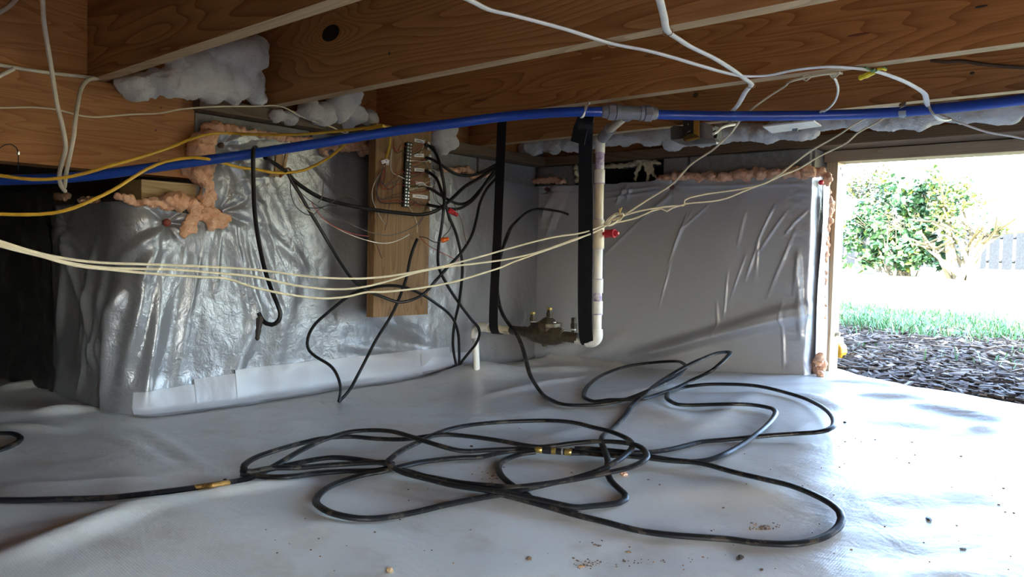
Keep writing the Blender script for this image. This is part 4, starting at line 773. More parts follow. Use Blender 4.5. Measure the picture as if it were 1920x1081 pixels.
cable('thin_cable', 'thin pale cable over the right end of the blue pipe, running off the right edge', P3([(1640,202,2.2),(1690,199,2.15),(1735,206,2.1),(1770,218,2.05),(1800,230,2.0),(1850,247,1.97),(1900,256,1.94),(1960,268,1.9)]), .0026, NM, ext=(0,.6))
cable('dark_cable', 'dark brown cable along the joist face near the right edge', [OY(1745,113,2.228),OY(1775,116,2.228),OY(1800,114,2.228),OY(1840,120,2.226),OY(1880,124,2.228),OY(1930,127,2.228),OY(1990,130,2.228)], .0045, plain('brown_jacket', (.07,.04,.025), .6), ext=(0,.7))
# yellow plastic tie
yt = thing('wire_tie', 'bright yellow plastic tag tied with green wire to the white cable', 'tie', tuple(OZ(1625,140,.41)))
mesh_obj('yellow_tag', MB().tube(spline([OZ(1640,136,.418),OZ(1630,139,.416),OZ(1622,142,.412),OZ(1613,146,.410)],.004), [.004,.005,.006,.0065,.006,.0055,.0055,.006,.0068,.006,.005,.005,.006,.006,.005]+[.005]*20, n=7), YELB, yt)
mesh_obj('green_twist', MB().tube(spline([OZ(1622,126,.424),OZ(1632,131,.420),OZ(1640,129,.420),OZ(1634,134,.418),OZ(1642,133,.420),OZ(1650,129,.422),OZ(1662,130,.422),OZ(1655,126,.424)],.004), .0022, n=6), GRN, yt)
mesh_obj('yellow_end', MB().tube(spline([OZ(1645,130,.421),OZ(1654,129,.421),OZ(1661,131,.421)],.004), .0028, n=6), YELB, yt)
# ------------------------------------------------------------------ long beige cables drooping across the room
dl = lambda x: float(np.interp(x, [0,300,700,960,1145], [1.30,1.55,1.95,2.2,2.33]))
def wx(lab, pts, r=.0027, ext=None): cable('beige_cable', lab, [PD(x, y, dl(x) if not q else q[0]) for x, y, *q in pts], r, CREAM, 'cable', 'beige cables drooping across the room', n=6, step=.02, ext=(.8,0) if pts[0][0] < 0 else (0,0))
wx('top one of the three beige cables drooping from the left edge to the riser', [(-60,430),(0,452),(75,475),(125,485),(187,492),(300,496),(475,505),(580,518),(655,522),(717,519),(780,509),(842,496),(900,481),(960,464),(1035,445),(1097,435),(1130,422),(1146,411)])
wx('middle one of the three beige cables, merging with the top one over the plank', [(-60,436),(0,457),(60,475),(137,494),(200,502),(325,505),(400,511),(480,519),(555,535),(630,542),(680,538),(730,526),(780,511),(830,501),(900,493),(960,484),(1010,472),(1072,450),(1115,435),(1146,415)])
wx('lowest of the three beige cables, sagging below the plank foot level', [(-60,441),(0,461),(80,481),(137,497),(215,506),(275,512),(375,519),(425,522),(475,538),(542,552),(605,559),(650,556),(690,547),(717,547),(792,539),(855,527),(905,512),(942,500),(960,492),(1010,474),(1085,447),(1122,431),(1144,419)])
kn = []
for i in range(26):
    a_ = i/25*6.28*2.6; kn.append(PD(1152+15*math.cos(a_)+(i-13)*.35, 411-9*math.sin(a_+.6)-8*math.cos(a_)*.5, 2.32+.012*math.sin(a_*1.3)))
tag(mesh_obj('cable_knot', MB().tube(spline(kn,.006), .0027, n=6), CREAM), 'loose beige cable knot in front of the white riser', 'knot')
cable('tie_wire', 'small brass twist wire standing above the beige knot', P3([(1160,404,2.32),(1163,396,2.32),(1166,389,2.32),(1161,392,2.32),(1161,401,2.32),(1165,408,2.32)]), .0016, BRASSY, 'wire', n=5)
wx('beige cable from the knot to the pipe, upper one beside the opening', [(1150,413),(1167,405,2.33),(1200,395,2.33),(1260,386,2.34),(1282,385,2.35),(1284,375,2.35),(1322,364,2.36),(1385,355,2.36),(1430,345,2.36),(1455,332,2.36),(1485,309,2.36),(1522,282,2.34),(1557,262,2.3),(1577,250,2.28),(1600,234,2.25),(1627,220,2.22)])
wx('beige cable from the knot to the pipe, lower kinked one beside the opening', [(1148,418),(1165,415,2.33),(1197,407,2.33),(1222,395,2.34),(1240,391,2.34),(1250,396,2.34),(1262,389,2.35),(1285,382,2.35),(1335,377,2.36),(1360,372,2.36),(1410,352,2.36),(1440,341,2.36),(1465,329,2.36),(1502,314,2.36),(1532,295,2.34),(1565,279,2.32),(1590,266,2.3),(1607,250,2.27),(1645,229,2.24),(1662,218,2.22)])
# cables at the left over the girder
gx_ = lambda x, y, X=-2.155: OX(x, y, X)
cable('old_cable', 'old white cable running along the top edge of the girder', [gx_(-60,110),gx_(0,122),gx_(75,134),gx_(160,144),gx_(200,146.5),gx_(212,145),gx_(226,142)], .0045, OLDW)
cable('thin_cable', 'thin pale wire strung along the girder face to the insulation', [gx_(-60,202,-2.13),gx_(0,202,-2.13),gx_(62,201,-2.13),gx_(105,205,-2.12),gx_(140,214,-2.12),gx_(170,219,-2.12),gx_(250,214,-2.13),gx_(300,212,-2.12),gx_(337,205,-2.10),gx_(400,200,-2.09),gx_(480,199,-2.08),gx_(525,199,-2.08),gx_(562,217,-2.09),gx_(592,229,-2.1),gx_(625,239,-2.1),gx_(640,247,-2.1),gx_(650,251,-2.1)], .0022, CREAM)
cable('old_cable', 'long old white cable hanging from the top left corner in front of the girder', P3([(74,-40,1.72),(80,0,1.74),(82,37,1.75),(95,120,1.77),(107,195,1.78),(118,240,1.8),(123,275,1.82),(116,305,1.86),(111,330,1.9),(114,347,1.93),(122,358,1.97)]), .0052, OLDW)
cable('old_cable', 'shorter old white cable bending down from the girder top beside the long one', P3([(185,146,2.0),(165,150,1.95),(152,167,1.9),(145,200,1.86),(140,237,1.84),(139,250,1.84),(132,287,1.86),(124,325,1.9),(121,350,1.95)]), .0052, OLDW)
cable('old_cable', 'short old cable end at the very top left corner of the rim board', [OX(36,-8,-2.195),OX(15,14,-2.195),OX(-20,34,-2.195)], .005, OLDW)
cable('old_cable', 'short old cable stub branching off the girder top cable at the left edge', [OX(26,129,-2.15),OX(10,137,-2.15),OX(-20,152,-2.15)], .005, OLDW)
nh = thing('wall_hook', 'thin wire hook with a small pale nut on the girder at the left edge', 'hook', tuple(OX(33,318,-2.14)))
mesh_obj('hook_wire', MB().tube(spline([OX(34,318,-2.15),OX(34,290,-2.15),OX(31,277,-2.14),OX(20,270,-2.14),OX(8,272,-2.14),OX(-4,280,-2.14)],.006), .0012, n=5), KWIRE, nh); mesh_obj('nut', MB().lathe(OX(34,290,-2.15),OX(34,284,-2.15),[(0,.004),(1,.004)],6), STEEL, nh, smooth=False)
# ------------------------------------------------------------------ foam, insulation
cl = bpy.data.textures.new('foam_lumps', 'CLOUDS'); cl.noise_scale = .020; cl.noise_depth = 4
clf = bpy.data.textures.new('foam_crumbs', 'CLOUDS'); clf.noise_scale = .008; clf.noise_depth = 2
cl2 = bpy.data.textures.new('fluff', 'CLOUDS'); cl2.noise_scale = .070; cl2.noise_depth = 4
cl3 = bpy.data.textures.new('fluff_fine', 'CLOUDS'); cl3.noise_scale = .014; cl3.noise_depth = 4
def lump(name, label, cat, balls, mat, vox=.0042, tex=(cl,clf), st=(.016,.008), group=None):
    mb = MB()
    for b_ in balls: mb.ball(b_[0], b_[1], 2, b_[2] if len(b_) > 2 else (1,1,1))
    o = mesh_obj(name, mb, mat); o.data.set_sharp_from_angle(angle=3.14)
    r = o.modifiers.new('merge', 'REMESH'); r.mode = 'VOXEL'; r.voxel_size = vox; r.use_smooth_shade = True
    for t_, s_ in zip(tex, st):
        d = o.modifiers.new('lumps', 'DISPLACE'); d.texture = t_; d.strength = s_; d.mid_level = .45; d.texture_coords = 'LOCAL'
    return tag(o, label, cat, group)
def chain(pf, pts, r0, jit=.35, dens=1.):
    out = []
    P = spline([pf(x, y) for x, y, *_ in pts], .5*r0/dens); rr = np.interp(np.linspace(0, len(pts)-1, len(P)), range(len(pts)), [q[2] if len(q) > 2 else r0 for q in pts])
    for p, r in zip(P, rr): out.append((p+Vector((random.gauss(0,jit*r), random.gauss(0,jit*r), random.gauss(0,jit*r))), r*random.uniform(.65,1.1)))
    return out
fa = lambda x, y: OX(x, y, -2.150); fb = lambda x, y: OY(x, y, 2.652)
SF = 'orange spray foam beads'
lump('spray_foam', 'thick column of orange spray foam beside the girder pocket', 'spray foam', chain(lambda x, y: OX(x,y,-2.158), [(404,240,.016),(388,250,.022),(378,264,.030),(376,284,.034),(368,312,.028),(380,330,.026),(384,350,.022),(388,372,.020),(388,394,.020)], .024, .4, 1.3)+[(fa(395,300), .020),(fa(366,280), .018)], FOAM, tex=(cl, clf), st=(.018,.009), group=SF)
lump('spray_foam', 'orange foam lobes spreading from the column foot over the creased plastic', 'spray foam', [(OX(x,y,-2.138), r, (.5,1,1)) for x, y, r in ((386,402,.024),(400,408,.028),(415,415,.024),(398,420,.020),(366,402,.018),(358,416,.020),(350,428,.020),(345,437,.014),(372,396,.016),(425,411,.014),(365,430,.012))], FOAM, tex=(cl, clf), st=(.014,.009), group=SF)
lump('spray_foam', 'bead of orange foam along the top of the pier plastic', 'spray foam', chain(lambda x, y: OX(x,y,-2.152), [(222,369,.008),(240,373,.010),(262,378,.010),(285,380,.011),(305,380,.018),(325,379,.020),(345,375,.022),(362,386,.018),(380,394,.014)], .012, .35, 1.3), FOAM, group=SF)
lump('spray_foam', 'small dull foam blob at the far left end of the pier top', 'spray foam', [(OY(x,y,.878), r) for x, y, r in ((108,368,.012),(115,369,.011),(121,370,.013),(127,366,.010))], FOAM, group=SF)
lump('spray_foam', 'thin dull foam dribble on the pier top left of the corner', 'spray foam', chain(lambda x, y: OY(x,y,.878), [(150,374,.007),(165,376,.008),(182,375,.007)], .007, .2, 1.4), FOAM, group=SF)
lump('spray_foam', 'orange foam strip on top of the left wall plastic above the blue pipe', 'spray foam', chain(lambda x, y: OX(x,y,-2.155), [(404,236,.012),(425,242,.012),(455,247,.010),(490,252,.011),(530,258,.010),(568,263,.010),(590,266,.008)], .011), FOAM, group=SF)
lump('spray_foam', 'orange foam lump on the left wall just left of the plank', 'spray foam', chain(lambda x, y: OX(x,y,-2.155), [(600,284,.008),(610,290,.014),(607,280,.012),(650,276,.012),(665,272,.016),(680,278,.018),(695,282,.018)], .014), FOAM, group=SF)
lump('spray_foam', 'pale orange foam on the left wall between the plank and the left strap', 'spray foam', chain(lambda x, y: OX(x,y,-2.155), [(826,318,.008),(850,320,.009),(880,318,.011),(884,330,.012),(905,328,.010),(925,322,.008)], .010), FOAM, group=SF)
lump('spray_foam', 'short orange foam bead on the back wall between the two straps', 'spray foam', chain(fb, [(962,336,.008),(985,336,.010),(1010,338,.011),(1040,338,.012),(1058,340,.009)], .010), FOAM, group=SF)
lump('spray_foam', 'long pink foam bead along the top of the back wall plastic', 'spray foam', chain(fb, [(1240,333,.012),(1265,331,.014),(1300,331,.014),(1340,330,.015),(1385,327,.016),(1430,326,.016),(1480,325,.017),(1525,324,.018)], .015, .3, 1.3), FOAM, group=SF)
lump('spray_foam', 'pink foam torn at the top corner of the wall end by the opening', 'spray foam', chain(lambda x, y: OY(x,y,2.69), [(1522,325,.018),(1535,324,.016),(1548,330,.013),(1557,336,.012)], .015)+[(OY(1550,342,2.72), .014)], FOAM, group=SF)
lump('spray_foam', 'pink foam edge running down the wall end beside the door post', 'spray foam', chain(lambda x, y: OY(x,y,2.765), [(1551,362,.012),(1555,380,.013),(1553,395,.010),(1556,410,.012),(1550,425,.008),(1549,470,.006),(1546,540,.007),(1543,600,.009),(1541,640,.012)], .01), FOAM, group=SF)
lump('spray_foam', 'crumpled pink foam heap at the foot of the wall end', 'spray foam', [(FL(x,y,z_), r) for x, y, z_, r in ((1500,697,.004,.010),(1512,694,.006,.012),(1522,690,.012,.014),(1528,682,.03,.016),(1534,676,.05,.016),(1538,668,.07,.014),(1530,694,.01,.016),(1540,690,.02,.016),(1543,680,.04,.014),(1538,700,.01,.012))], FOAM, tex=(cl, clf), st=(.014, .010), group=SF)
lump('cream_foam', 'cream coloured foam drips hanging in the hole of the back wall', 'spray foam', chain(lambda x, y: OY(x,y,2.70), [(1133,312,.009),(1150,311,.009),(1170,310,.009),(1190,306,.010),(1205,303,.012),(1225,303,.010),(1238,306,.008)], .009)+chain(lambda x, y: OY(x,y,2.69), [(1200,308,.009),(1195,322,.008),(1191,337,.006)], .008)+chain(lambda x, y: OY(x,y,2.69), [(1210,306,.011),(1215,322,.010),(1214,336,.006)], .009)+chain(lambda x, y: OY(x,y,2.69), [(1222,306,.008),(1224,325,.006),(1232,334,.005)], .006), FOAM_Y, vox=.004, st=(.006,.003))
lump('cream_foam', 'dull cream foam smear behind the right black strap on the back wall', 'spray foam', chain(lambda x, y: OY(x,y,2.672), [(1080,308,.008),(1083,325,.010),(1082,342,.009)], .009), FOAM_Y, vox=.004, st=(.006,.003))
IG = 'white insulation tufts between the joists'
def ins(label, balls, vox=.009, st=(.050,.013)): lump('insulation_batt', label, 'insulation', balls, INS, vox, (cl2, cl3), st, IG)
bx = lambda x, y, X, r, sc=(1,1,1): (OX(x, y, X), r, sc)
ins('large white insulation tuft spilling from under the nearest joist at left', [bx(232,152,-2.10,.022),bx(255,160,-2.09,.034),bx(268,172,-2.08,.026),bx(290,155,-2.08,.040),bx(320,158,-2.06,.038),bx(345,160,-2.05,.040),bx(370,140,-2.05,.055),bx(405,150,-2.05,.050),bx(395,170,-2.06,.030),bx(430,150,-2.06,.055),bx(460,110,-2.05,.060),bx(470,150,-2.07,.045),bx(478,185,-2.09,.026),bx(420,110,-2.06,.06),bx(340,130,-2.07,.045),bx(440,178,-2.08,.025),bx(480,90,-2.06,.03)])
ins('white insulation tuft between the second and third joists above the left wall', [bx(520,215,-2.12,.022),bx(545,222,-2.12,.026),bx(580,205,-2.10,.036),bx(605,215,-2.11,.038),bx(640,200,-2.09,.042),bx(665,215,-2.11,.034),bx(690,220,-2.12,.026),bx(650,235,-2.13,.020),bx(660,182,-2.08,.030),bx(590,228,-2.13,.018)])
ins('white insulation tuft showing between the plank top and the farthest joist', [bx(826,250,-2.08,.030),bx(840,262,-2.08,.034),bx(828,278,-2.09,.026),bx(850,245,-2.07,.024),bx(818,262,-2.09,.025)])
by = lambda x, y, Y, r, sc=(1,1,1): (OY(x, y, Y), r, sc)
def strip(label, pts, Y, r): ins(label, [(p+Vector((0,0,random.gauss(0,.006))), rr, (1.3,1.,.8+.3*random.random())) for p, rr in chain(lambda x, y: OY(x,y,Y), [(x,y,r) for x,y in pts], r, .18, 1.1)], .008, (.028,.010))
strip('white insulation strip drooping behind the left strap at the wall corner', [(880,288),(905,287),(955,281),(1020,274),(1080,267)], 2.57, .030)
strip('white insulation strip above the back wall right of the riser', [(1110,266),(1140,262),(1200,254),(1262,258),(1300,260),(1340,256),(1380,248),(1420,249),(1450,251),(1505,240),(1520,236)], 2.55, .033)
strip('white insulation strip above the opening along the blue pipe', [(1540,228),(1610,224),(1690,219),(1770,213),(1850,208),(1930,203),(2040,196),(2260,178)], 2.52, .032)
# ------------------------------------------------------------------ rusty pins in the sheets
def pin(lab, p, nrm, r=.010, m=PIN):
    p = Vector(p); n_ = Vector(nrm); o = tag(mesh_obj('fastener', MB().lathe(p-n_*.006, p+n_*.012, [(0,r*.5),(.2,r*.9),(.6,r),(.9,r*.7),(1,r*.3)], 9), m), lab, 'fastener', 'fasteners pinning the plastic')
def wap(y, z, o_=0.): return Vector(wa_pos(np.array([y]), np.array([z]), o_)[0])
def wbp(x, z, o_=0.): return Vector(wb_pos(np.array([x]), np.array([z]), o_)[0])
PR = plain('red_brown_pin', (.20,.035,.02), .55)
pin('red brown fastener puckering the plastic on the pier', wap(.992,.064,.006), (1,0,0), .012, PR); pin('dark red fastener below the foam column', wap(1.148,.103,.006), (1,0,0), .009, PR); pin('brown fastener near the top left corner of the left sheet', wap(1.152,.301,.004), (1,0,0), .009, plain('brown_pin', (.13,.07,.055), .6))
for lab, x in (('leftmost fastener on the back wall, beside the left strap', 962),('fastener on the back wall left of the right strap', 1028),('fastener on the back wall under the hole edge', 1262)):
    q = OY(x, {962:358,1028:355,1262:351}[x], YB); pin(lab, wbp(q.x, q.z, .003), (0,-1,0), .010, plain('plum_pin', (.12,.03,.035), .6) if x == 962 else bpy.data.materials['plum_pin'])
pin('red fastener under the torn foam at the wall end', OY(1540,342,2.665), (0,-1,0), .009, REDP)
# ------------------------------------------------------------------ bits lying on the ground sheet
def bit(name, lab, x, y, sc, m, cat='debris'):
    p = FL(x, y, sc[2]*.6); an = random.uniform(0, 3.1); bmx = bmesh.new(); bmesh.ops.create_icosphere(bmx, subdivisions=2, radius=1)
    mb = MB(); vs = []
    for v in bmx.verts:
        k = 1+.5*mnoise.noise(v.co*1.7+Vector((x*.1, y*.1, 0))); q = Vector((v.co.x*sc[0]*k, v.co.y*sc[1]*k, v.co.z*sc[2]*k)); vs.append((p.x+q.x*math.cos(an)-q.y*math.sin(an), p.y+q.x*math.sin(an)+q.y*math.cos(an), p.z+q.z))
    bmx.verts.index_update(); mb.add(vs, [[v.index for v in f.verts] for f in bmx.faces]); bmx.free()
    tag(mesh_obj(name, mb, m, None, None, False), lab, cat, 'bits lying on the ground sheet')
bit('pebble', 'tan clay pebble at the bottom edge left of centre', 730,1068,(.0062,.0052,.0042), STONE, 'pebble')
bit('bark_chip', 'largest dark bark chip near the bottom right', 1388,1044,(.009,.005,.003), BARK, 'bark chip')
bit('dry_leaf', 'tan leaf crumb at the bottom centre', 992,1046,(.006,.0045,.0015), LEAFD); bit('dry_leaf', 'tan crumb pair right of the bottom centre', 1090,1061,(.005,.003,.0018), LEAFD); bit('dry_leaf', 'small tan flake below the coil', 1178,1034,(.005,.0022,.0012), LEAFD)
bit('foam_crumb', 'orange foam crumb under the coil at right', 1170,888,(.009,.007,.005), FOAM); bit('bark_chip', 'tiny dark chip at lower right', 1428,1067,(.003,.002,.0015), BARK); bit('bark_chip', 'dark chip in the bright area by the opening', 1584,791,(.004,.003,.002), BARK)
bit('dry_leaf', 'greenish brown leaf shred on the bright sheet at right', 1742,972,(.009,.005,.002), plain('wet_leaf', (.12,.13,.15), .6)); bit('dry_leaf', 'second small leaf shred in the bright area at right', 1806,1028,(.005,.003,.0015), bpy.data.materials['wet_leaf'])
bit('bark_chip', 'small chip beside the left cable arch', 884,836,(.004,.003,.002), BARK); bit('bark_chip', 'brown crumb left of the middle loop', 924,892,(.005,.003,.002), LEAFD); bit('bark_chip', 'chip near the yellow taped cable', 422,899,(.004,.003,.003), PIN)
mb = MB()
def crumbs(cx, cy, sx_, sy_, n, s0=.0008, s1=.0022):
    for i in range(n):
        p = FL(random.gauss(cx, sx_), random.gauss(cy, sy_), .0005); s_ = random.uniform(s0, s1); mb.obox(p, (1,.2,0),(-.2,1,0),(0,0,1), s_*random.uniform(.6,1.8), s_, s_*.6, random.choice((0,0,1)))
crumbs(1430,987,12,3,45,.0006,.0016); crumbs(1200,1050,60,5,28,.0006,.0014); crumbs(1100,1058,14,5,40,.0004,.0010); crumbs(920,895,14,8,18,.0005,.0012); crumbs(1120,1018,8,4,10,.0005,.0012)
for i in range(70): crumbs(random.uniform(420,1500), random.uniform(800,1070), 4, 3, 1, .0004, .0013)
for i in range(35): crumbs(random.uniform(1500,1900), random.uniform(800,1060), 4, 3, 1, .0006, .0016)
tag(mesh_obj('dirt_crumbs', mb, [plain('crumb_brown', (.13,.085,.055), .95), LEAFD], None, None, False), 'scattered specks of dirt and bark on the ground sheet', 'dirt', None, 'stuff')
# ------------------------------------------------------------------ outdoors
def gz(x, y):
    x = np.asarray(x, float); y = np.asarray(y, float)
    z = np.interp(y, [-60, 2.9, 4.0, 7.0, 17., 70.], [-.46, -.405, -.40, -.40, -.17, .3])+.03*fbm(x*.9, y*.9, 91, 3)*sst(2.9, 4, y)
    return z - .012*x*sst(6, 17, y)
def near_out(a, b, c, d, n1, n2): return np.concatenate([-np.geomspace(.4, 70, 16)[::-1]+b+.0, np.linspace(b, c, n1)[0:], c+np.geomspace(.4, 70, 16)])
gx2 = near_out(0, -6, 2, 0, 70, 0); gy2 = np.concatenate([-np.geomspace(.5, 60, 12)[::-1]+2.5, np.linspace(2.5, 3.1, 31), np.linspace(3.15, 9, 80), 9+np.geomspace(.2, 60, 24)])
X, Y = np.meshgrid(gx2, gy2, indexing='ij'); Zg = gz(X, Y); Zg = np.where((Y < 2.93) & (X > -5) & (X < -.93) | (Y < 2.58) & (X > -5) & (X < 1.3), -.62, Zg)
b = NB('lawn_ground'); tc = b.obj(rnd=False); sp = b.n('ShaderNodeSeparateXYZ'); b.set(sp.inputs[0], tc)
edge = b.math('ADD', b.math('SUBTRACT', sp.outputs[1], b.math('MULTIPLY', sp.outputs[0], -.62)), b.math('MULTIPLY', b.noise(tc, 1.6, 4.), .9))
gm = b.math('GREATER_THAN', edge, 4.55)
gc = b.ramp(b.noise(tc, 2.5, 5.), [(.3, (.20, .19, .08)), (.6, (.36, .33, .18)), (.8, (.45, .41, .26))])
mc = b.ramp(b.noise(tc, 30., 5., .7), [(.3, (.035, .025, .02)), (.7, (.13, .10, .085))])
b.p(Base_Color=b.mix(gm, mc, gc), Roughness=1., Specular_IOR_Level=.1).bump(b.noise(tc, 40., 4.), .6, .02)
gmb = MB(); n_, m_ = X.shape; gmb.v = list(zip(X.ravel(), Y.ravel(), Zg.ravel())); gmb.f = [(i*m_+j, (i+1)*m_+j, (i+1)*m_+j+1, i*m_+j+1) for i in range(n_-1) for j in range(m_-1)]; gmb.m = [0]*len(gmb.f)
tag(mesh_obj('lawn', gmb, b.m, None, (0,0,0)), 'sunlit back yard lawn running to the fence', None, None, 'structure')
# bark mulch chips
mb = MB(); cm = [plain('mulch_dark', (.065,.048,.040), .95, var=.4), plain('mulch_mid', (.13,.10,.082), .95, var=.3), plain('mulch_pale', (.25,.20,.165), .9, var=.2)]
for i in range(9000):
    y = 2.66+random.random()**1.5*3.2; x = random.uniform(-.45-y*.42, .45-.02*y)
    if x > -.93 and y < 2.9 and y < float(np.interp(x, [-.93,-.80,-.62,-.3,1.3], [2.87,2.76,2.66,2.62,2.60]))+.03: continue
    if x < -.9 and y < 2.93: continue
    if y+.62*x > 4.3+.7*random.random(): continue
    L = random.uniform(.008,.034)*(1.5 if random.random() < .15 else 1); W_ = random.uniform(.003,.010); H = random.uniform(.001,.004)
    an = random.gauss(-.25, .55) if random.random() < .65 else random.uniform(0, math.pi)
    ax = Vector((math.cos(an), math.sin(an), random.gauss(0,.16))).normalized(); az = Vector((random.gauss(0,.3), random.gauss(0,.3), 1)); ay = az.cross(ax).normalized(); az = ax.cross(ay)
    mb.obox((x, y, float(np.interp(y, [2.9,4,7],[-.405,-.40,-.40]))+random.random()*.016), ax, ay, az, L, W_, H, random.choice((0,0,1,1,1,2)))
tag(mesh_obj('bark_mulch', mb, cm, None, None, False), 'shaded grey brown bark mulch outside the opening', 'mulch', None, 'stuff')
# grass blades
mb = MB(); gmats = [plain('grass_a', (.055,.19,.07), .6), plain('grass_b', (.11,.26,.09), .6), plain('grass_c', (.24,.26,.13), .7)]
for i in range(30000):
    y = random.uniform(3.4, 8.2); x = random.uniform(-.9-y*.42, .3-.03*y)
    s_ = y+.62*x
    if s_ < 3.7+random.random()*.5 and random.random() < .96: continue
    if s_ > 6.0 and random.random() < .8: continue
    clump = float(vn(x*3., y*3., 4))
    if clump < -.25+random.random()*.2: continue
    z = float(gz(x, y)); h = random.uniform(.03,.085)*(.7+clump); an = random.uniform(0, 6.28); l = h*random.uniform(.3,1.3)
    dx, dy = math.cos(an), math.sin(an); wd = .0035
    p = Vector((x,y,z-.005)); q = p+Vector((dx*l*.4, dy*l*.4, h*.75)); r_ = p+Vector((dx*l, dy*l, h))
    sx = Vector((-dy, dx, 0))*wd
    mb.add([p-sx, p+sx, q+sx*.7, q-sx*.7, r_], [(0,1,2,3),(3,2,4)], random.choice((0,0,1,1,2)))
tag(mesh_obj('grass', mb, gmats, None, None, False), 'fringe of green grass between the mulch and the bright lawn', 'grass', None, 'stuff')
# picket fence
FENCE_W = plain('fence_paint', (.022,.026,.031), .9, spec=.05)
A0, A1 = Vector((-13.5, 15.6, 0)), Vector((-1.6, 17.6, 0))
fd = (A1-A0).normalized(); fn_ = Vector((fd.y, -fd.x, 0)); LEN = (A1-A0).length
f0 = A0.lerp(A1, .5); fz = float(gz(f0.x, f0.y))
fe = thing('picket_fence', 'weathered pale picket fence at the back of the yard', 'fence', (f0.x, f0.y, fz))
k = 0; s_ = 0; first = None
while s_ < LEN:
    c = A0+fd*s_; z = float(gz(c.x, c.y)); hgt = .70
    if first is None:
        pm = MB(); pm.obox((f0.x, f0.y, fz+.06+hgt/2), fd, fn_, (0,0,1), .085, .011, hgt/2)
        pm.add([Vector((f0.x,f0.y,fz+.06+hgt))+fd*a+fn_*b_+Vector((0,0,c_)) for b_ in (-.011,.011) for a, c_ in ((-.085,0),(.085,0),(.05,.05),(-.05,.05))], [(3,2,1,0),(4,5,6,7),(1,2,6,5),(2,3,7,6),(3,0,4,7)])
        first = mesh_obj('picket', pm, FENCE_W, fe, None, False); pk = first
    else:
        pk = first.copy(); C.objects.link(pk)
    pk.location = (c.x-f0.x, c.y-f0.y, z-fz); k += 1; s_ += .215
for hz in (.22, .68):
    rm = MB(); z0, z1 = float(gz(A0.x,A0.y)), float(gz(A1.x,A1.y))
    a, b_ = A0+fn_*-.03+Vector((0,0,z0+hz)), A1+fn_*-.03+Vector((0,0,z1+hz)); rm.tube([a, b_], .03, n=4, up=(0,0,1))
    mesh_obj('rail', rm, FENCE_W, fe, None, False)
# shrub and small tree
LEAFM = [plain('leaf_dark', (.018,.062,.026), .5, var=.3), plain('leaf_mid', (.05,.125,.045), .5, var=.3), plain('leaf_yellow', (.16,.20,.04), .5, var=.3), plain('leaf_grey', (.075,.085,.065), .6)]
TWIG = plain('twig_bark', (.12,.095,.06), .85); TRUNK = plain('pale_trunk', (.10,.085,.05), .85)
def leaf(mb, p, L, mi):
    d = Vector((random.gauss(0,1), random.gauss(0,1), random.gauss(.1,.7))).normalized(); s1 = d.orthogonal().normalized()*L*.36
    n_ = d.cross(s1).normalized()*L*.08
    mb.add([p, p+d*L*.45+s1+n_, p+d*L, p+d*L*.45-s1+n_], [(0,1,2),(0,2,3)], mi)
def shrub(name, label, base, crown, n, size, mats_w, stems, cat, spread=.35, lsize=(.05,.10), stem_r=.012, sm=TWIG):
    root = thing(name, label, cat, tuple(base)); sb = MB()
    tips = []
    for i in range(stems):
        c = random.choice(crown); tgt = Vector(c[0])+Vector((random.gauss(0,1)*c[1].x*.5, random.gauss(0,1)*c[1].y*.5, random.gauss(0,.6)*c[1].z*.5))
        st = Vector(base)+Vector((random.gauss(0,spread*.3), random.gauss(0,spread*.3), -.03)); md = st.lerp(tgt, .5)+Vector((random.gauss(0,.08), random.gauss(0,.08), .1))
        pts = spline([st, md, tgt], .25); sb.tube(pts, [stem_r*(1-.75*i_/(len(pts)-1)) for i_ in range(len(pts))], n=5); tips.append(tgt)
        for k in range(4):
            q = md.lerp(tgt, random.random()); sb.tube([q, q+Vector((random.gauss(0,.25), random.gauss(0,.25), random.uniform(0,.3)))], stem_r*.3, n=4)
    mesh_obj('stems', sb, sm, root)['kind'] = 'stuff'
    lb = MB()
    for i in range(n):
        c = random.choices(crown, [k_[2] for k_ in crown])[0]
        while True:
            v = Vector((random.uniform(-1,1), random.uniform(-1,1), random.uniform(-1,1)))
            if v.length < 1 and random.random() < .25+v.length: break
        p = Vector(c[0])+Vector((v.x*c[1].x, v.y*c[1].y, v.z*c[1].z))
        cl = mnoise.noise(p*2.3)
        if cl < -.05+random.random()*.15 or p.z < base[2]+.04: continue
        leaf(lb, p, random.uniform(*lsize), random.choices(range(4), mats_w)[0])
    mesh_obj('leaves', lb, LEAFM, root, None, False)['kind'] = 'stuff'
    return root
def at_ground(px, py_unused, Yd):
    r = ray(px, 505); p = r*(Yd/r.y); return Vector((p.x, p.y, float(gz(p.x, p.y))))
def blob(px, py, Yd, wpx, hpx, wt):
    r = ray(px, py); p = r*(Yd/r.y); d = p.dot(Fv); return (p, Vector((wpx*d/FPX, .5*wpx*d/FPX, hpx*d/FPX)), wt)
YS = 14.0
shrub('evergreen_shrub', 'dense green shrub in front of the fence, left half of the yard view', at_ground(1690,0,YS),
      [blob(1700,475,YS,105,34,5),blob(1605,482,YS,32,26,1.3),blob(1710,430,YS,85,50,4),blob(1640,425,YS,55,35,1.2),blob(1740,395,YS,55,60,2),blob(1680,380,YS,70,50,1.4),blob(1620,440,YS,45,40,1)], 9500, 1, (5,4,1.2,.6), 26, 'shrub', lsize=(.07,.15))
shrub('sparse_tree', 'thin leaved tree rising behind the green shrub near the door post', at_ground(1660,0,15.),
      [blob(1640,370,15.,75,60,2),blob(1710,345,15.,80,45,2),blob(1605,400,15.,40,80,1.4),blob(1660,400,15.,70,60,1.2)], 5200, 1, (.6,1.,2.5,4), 16, 'tree', lsize=(.05,.10))
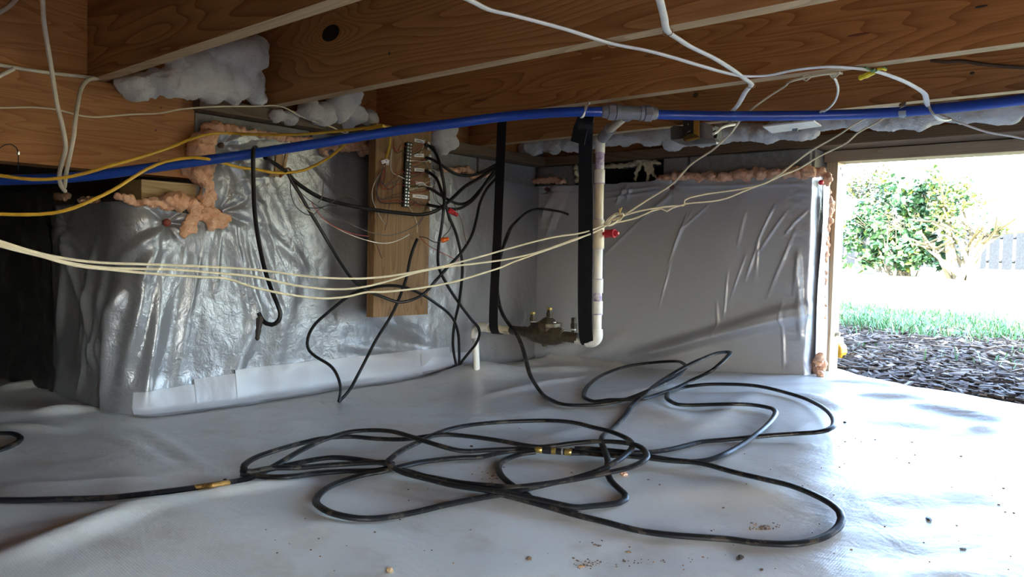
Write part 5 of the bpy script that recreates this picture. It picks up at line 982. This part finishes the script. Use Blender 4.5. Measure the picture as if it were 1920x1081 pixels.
shrub('multi_stem_tree', 'small pale trunked tree standing between the shrub and the open fence', at_ground(1808,0,13.5),
      [blob(1790,370,13.5,45,50,3),blob(1840,400,13.5,35,45,.8),blob(1810,430,13.5,30,30,1),blob(1760,330,13.5,30,25,.8),blob(1870,425,13.5,18,14,.5),blob(1770,450,13.5,50,50,1)], 2200, 1, (.8,2,4,.6), 15, 'tree', spread=.3, lsize=(.05,.11), stem_r=.05, sm=TRUNK)
# yellow tool in the mulch
tp = OZ(1566, 668, -.375); ys = 3.25; tp = OY(1566, 662, ys)
tl = thing('hand_tool', 'small yellow tool with dark side panel lying by the foot of the door post', 'tool', (tp.x, tp.y, -.40))
mb = MB(); cx, cz = tp.x-.004, tp.z+.006
prof = [(-.06,-.030),(.012,-.034),(.034,-.024),(.042,.0),(.040,.024),(.030,.036),(-.06,.040)]
k = len(prof); mb.add([(cx+a, ys+d, cz+c) for d in (-.035,.035) for a, c in prof], [tuple(range(k-1,-1,-1)), tuple(range(k,2*k))]+[(i,(i+1)%k,(i+1)%k+k,i+k) for i in range(k)])
mesh_obj('tool_body', mb, plain('tool_yellow', (.72,.36,.02), .4), tl, None, False, .006)
mesh_obj('side_panel', MB().box((cx-.06,ys-.040,cz-.014),(cx+.018,ys-.034,cz+.020)), plain('tool_black', (.02,.02,.025), .5), tl, None, False, .003)
mesh_obj('lens', MB().box((cx+.003,ys-.043,cz-.004),(cx+.014,ys-.039,cz+.010)), GALV, tl, None, False, .001)
mesh_obj('pale_top', MB().box((cx-.06,ys-.028,cz+.038),(cx+.028,ys+.028,cz+.062)), plain('tool_pale', (.75,.68,.50), .5), tl, None, False, .006)
mesh_obj('belly', MB().box((cx-.05,ys-.028,-.41),(cx+.015,ys+.028,cz-.032)), plain('tool_black2', (.03,.03,.03), .6), tl, None, False, .004)
# ------------------------------------------------------------------ lift everything so that the ground sheet lies near z = 0
for o in list(bpy.data.objects):
    if '_w' in o: del o['_w']
    if o.parent is None: o.location.z += ZC
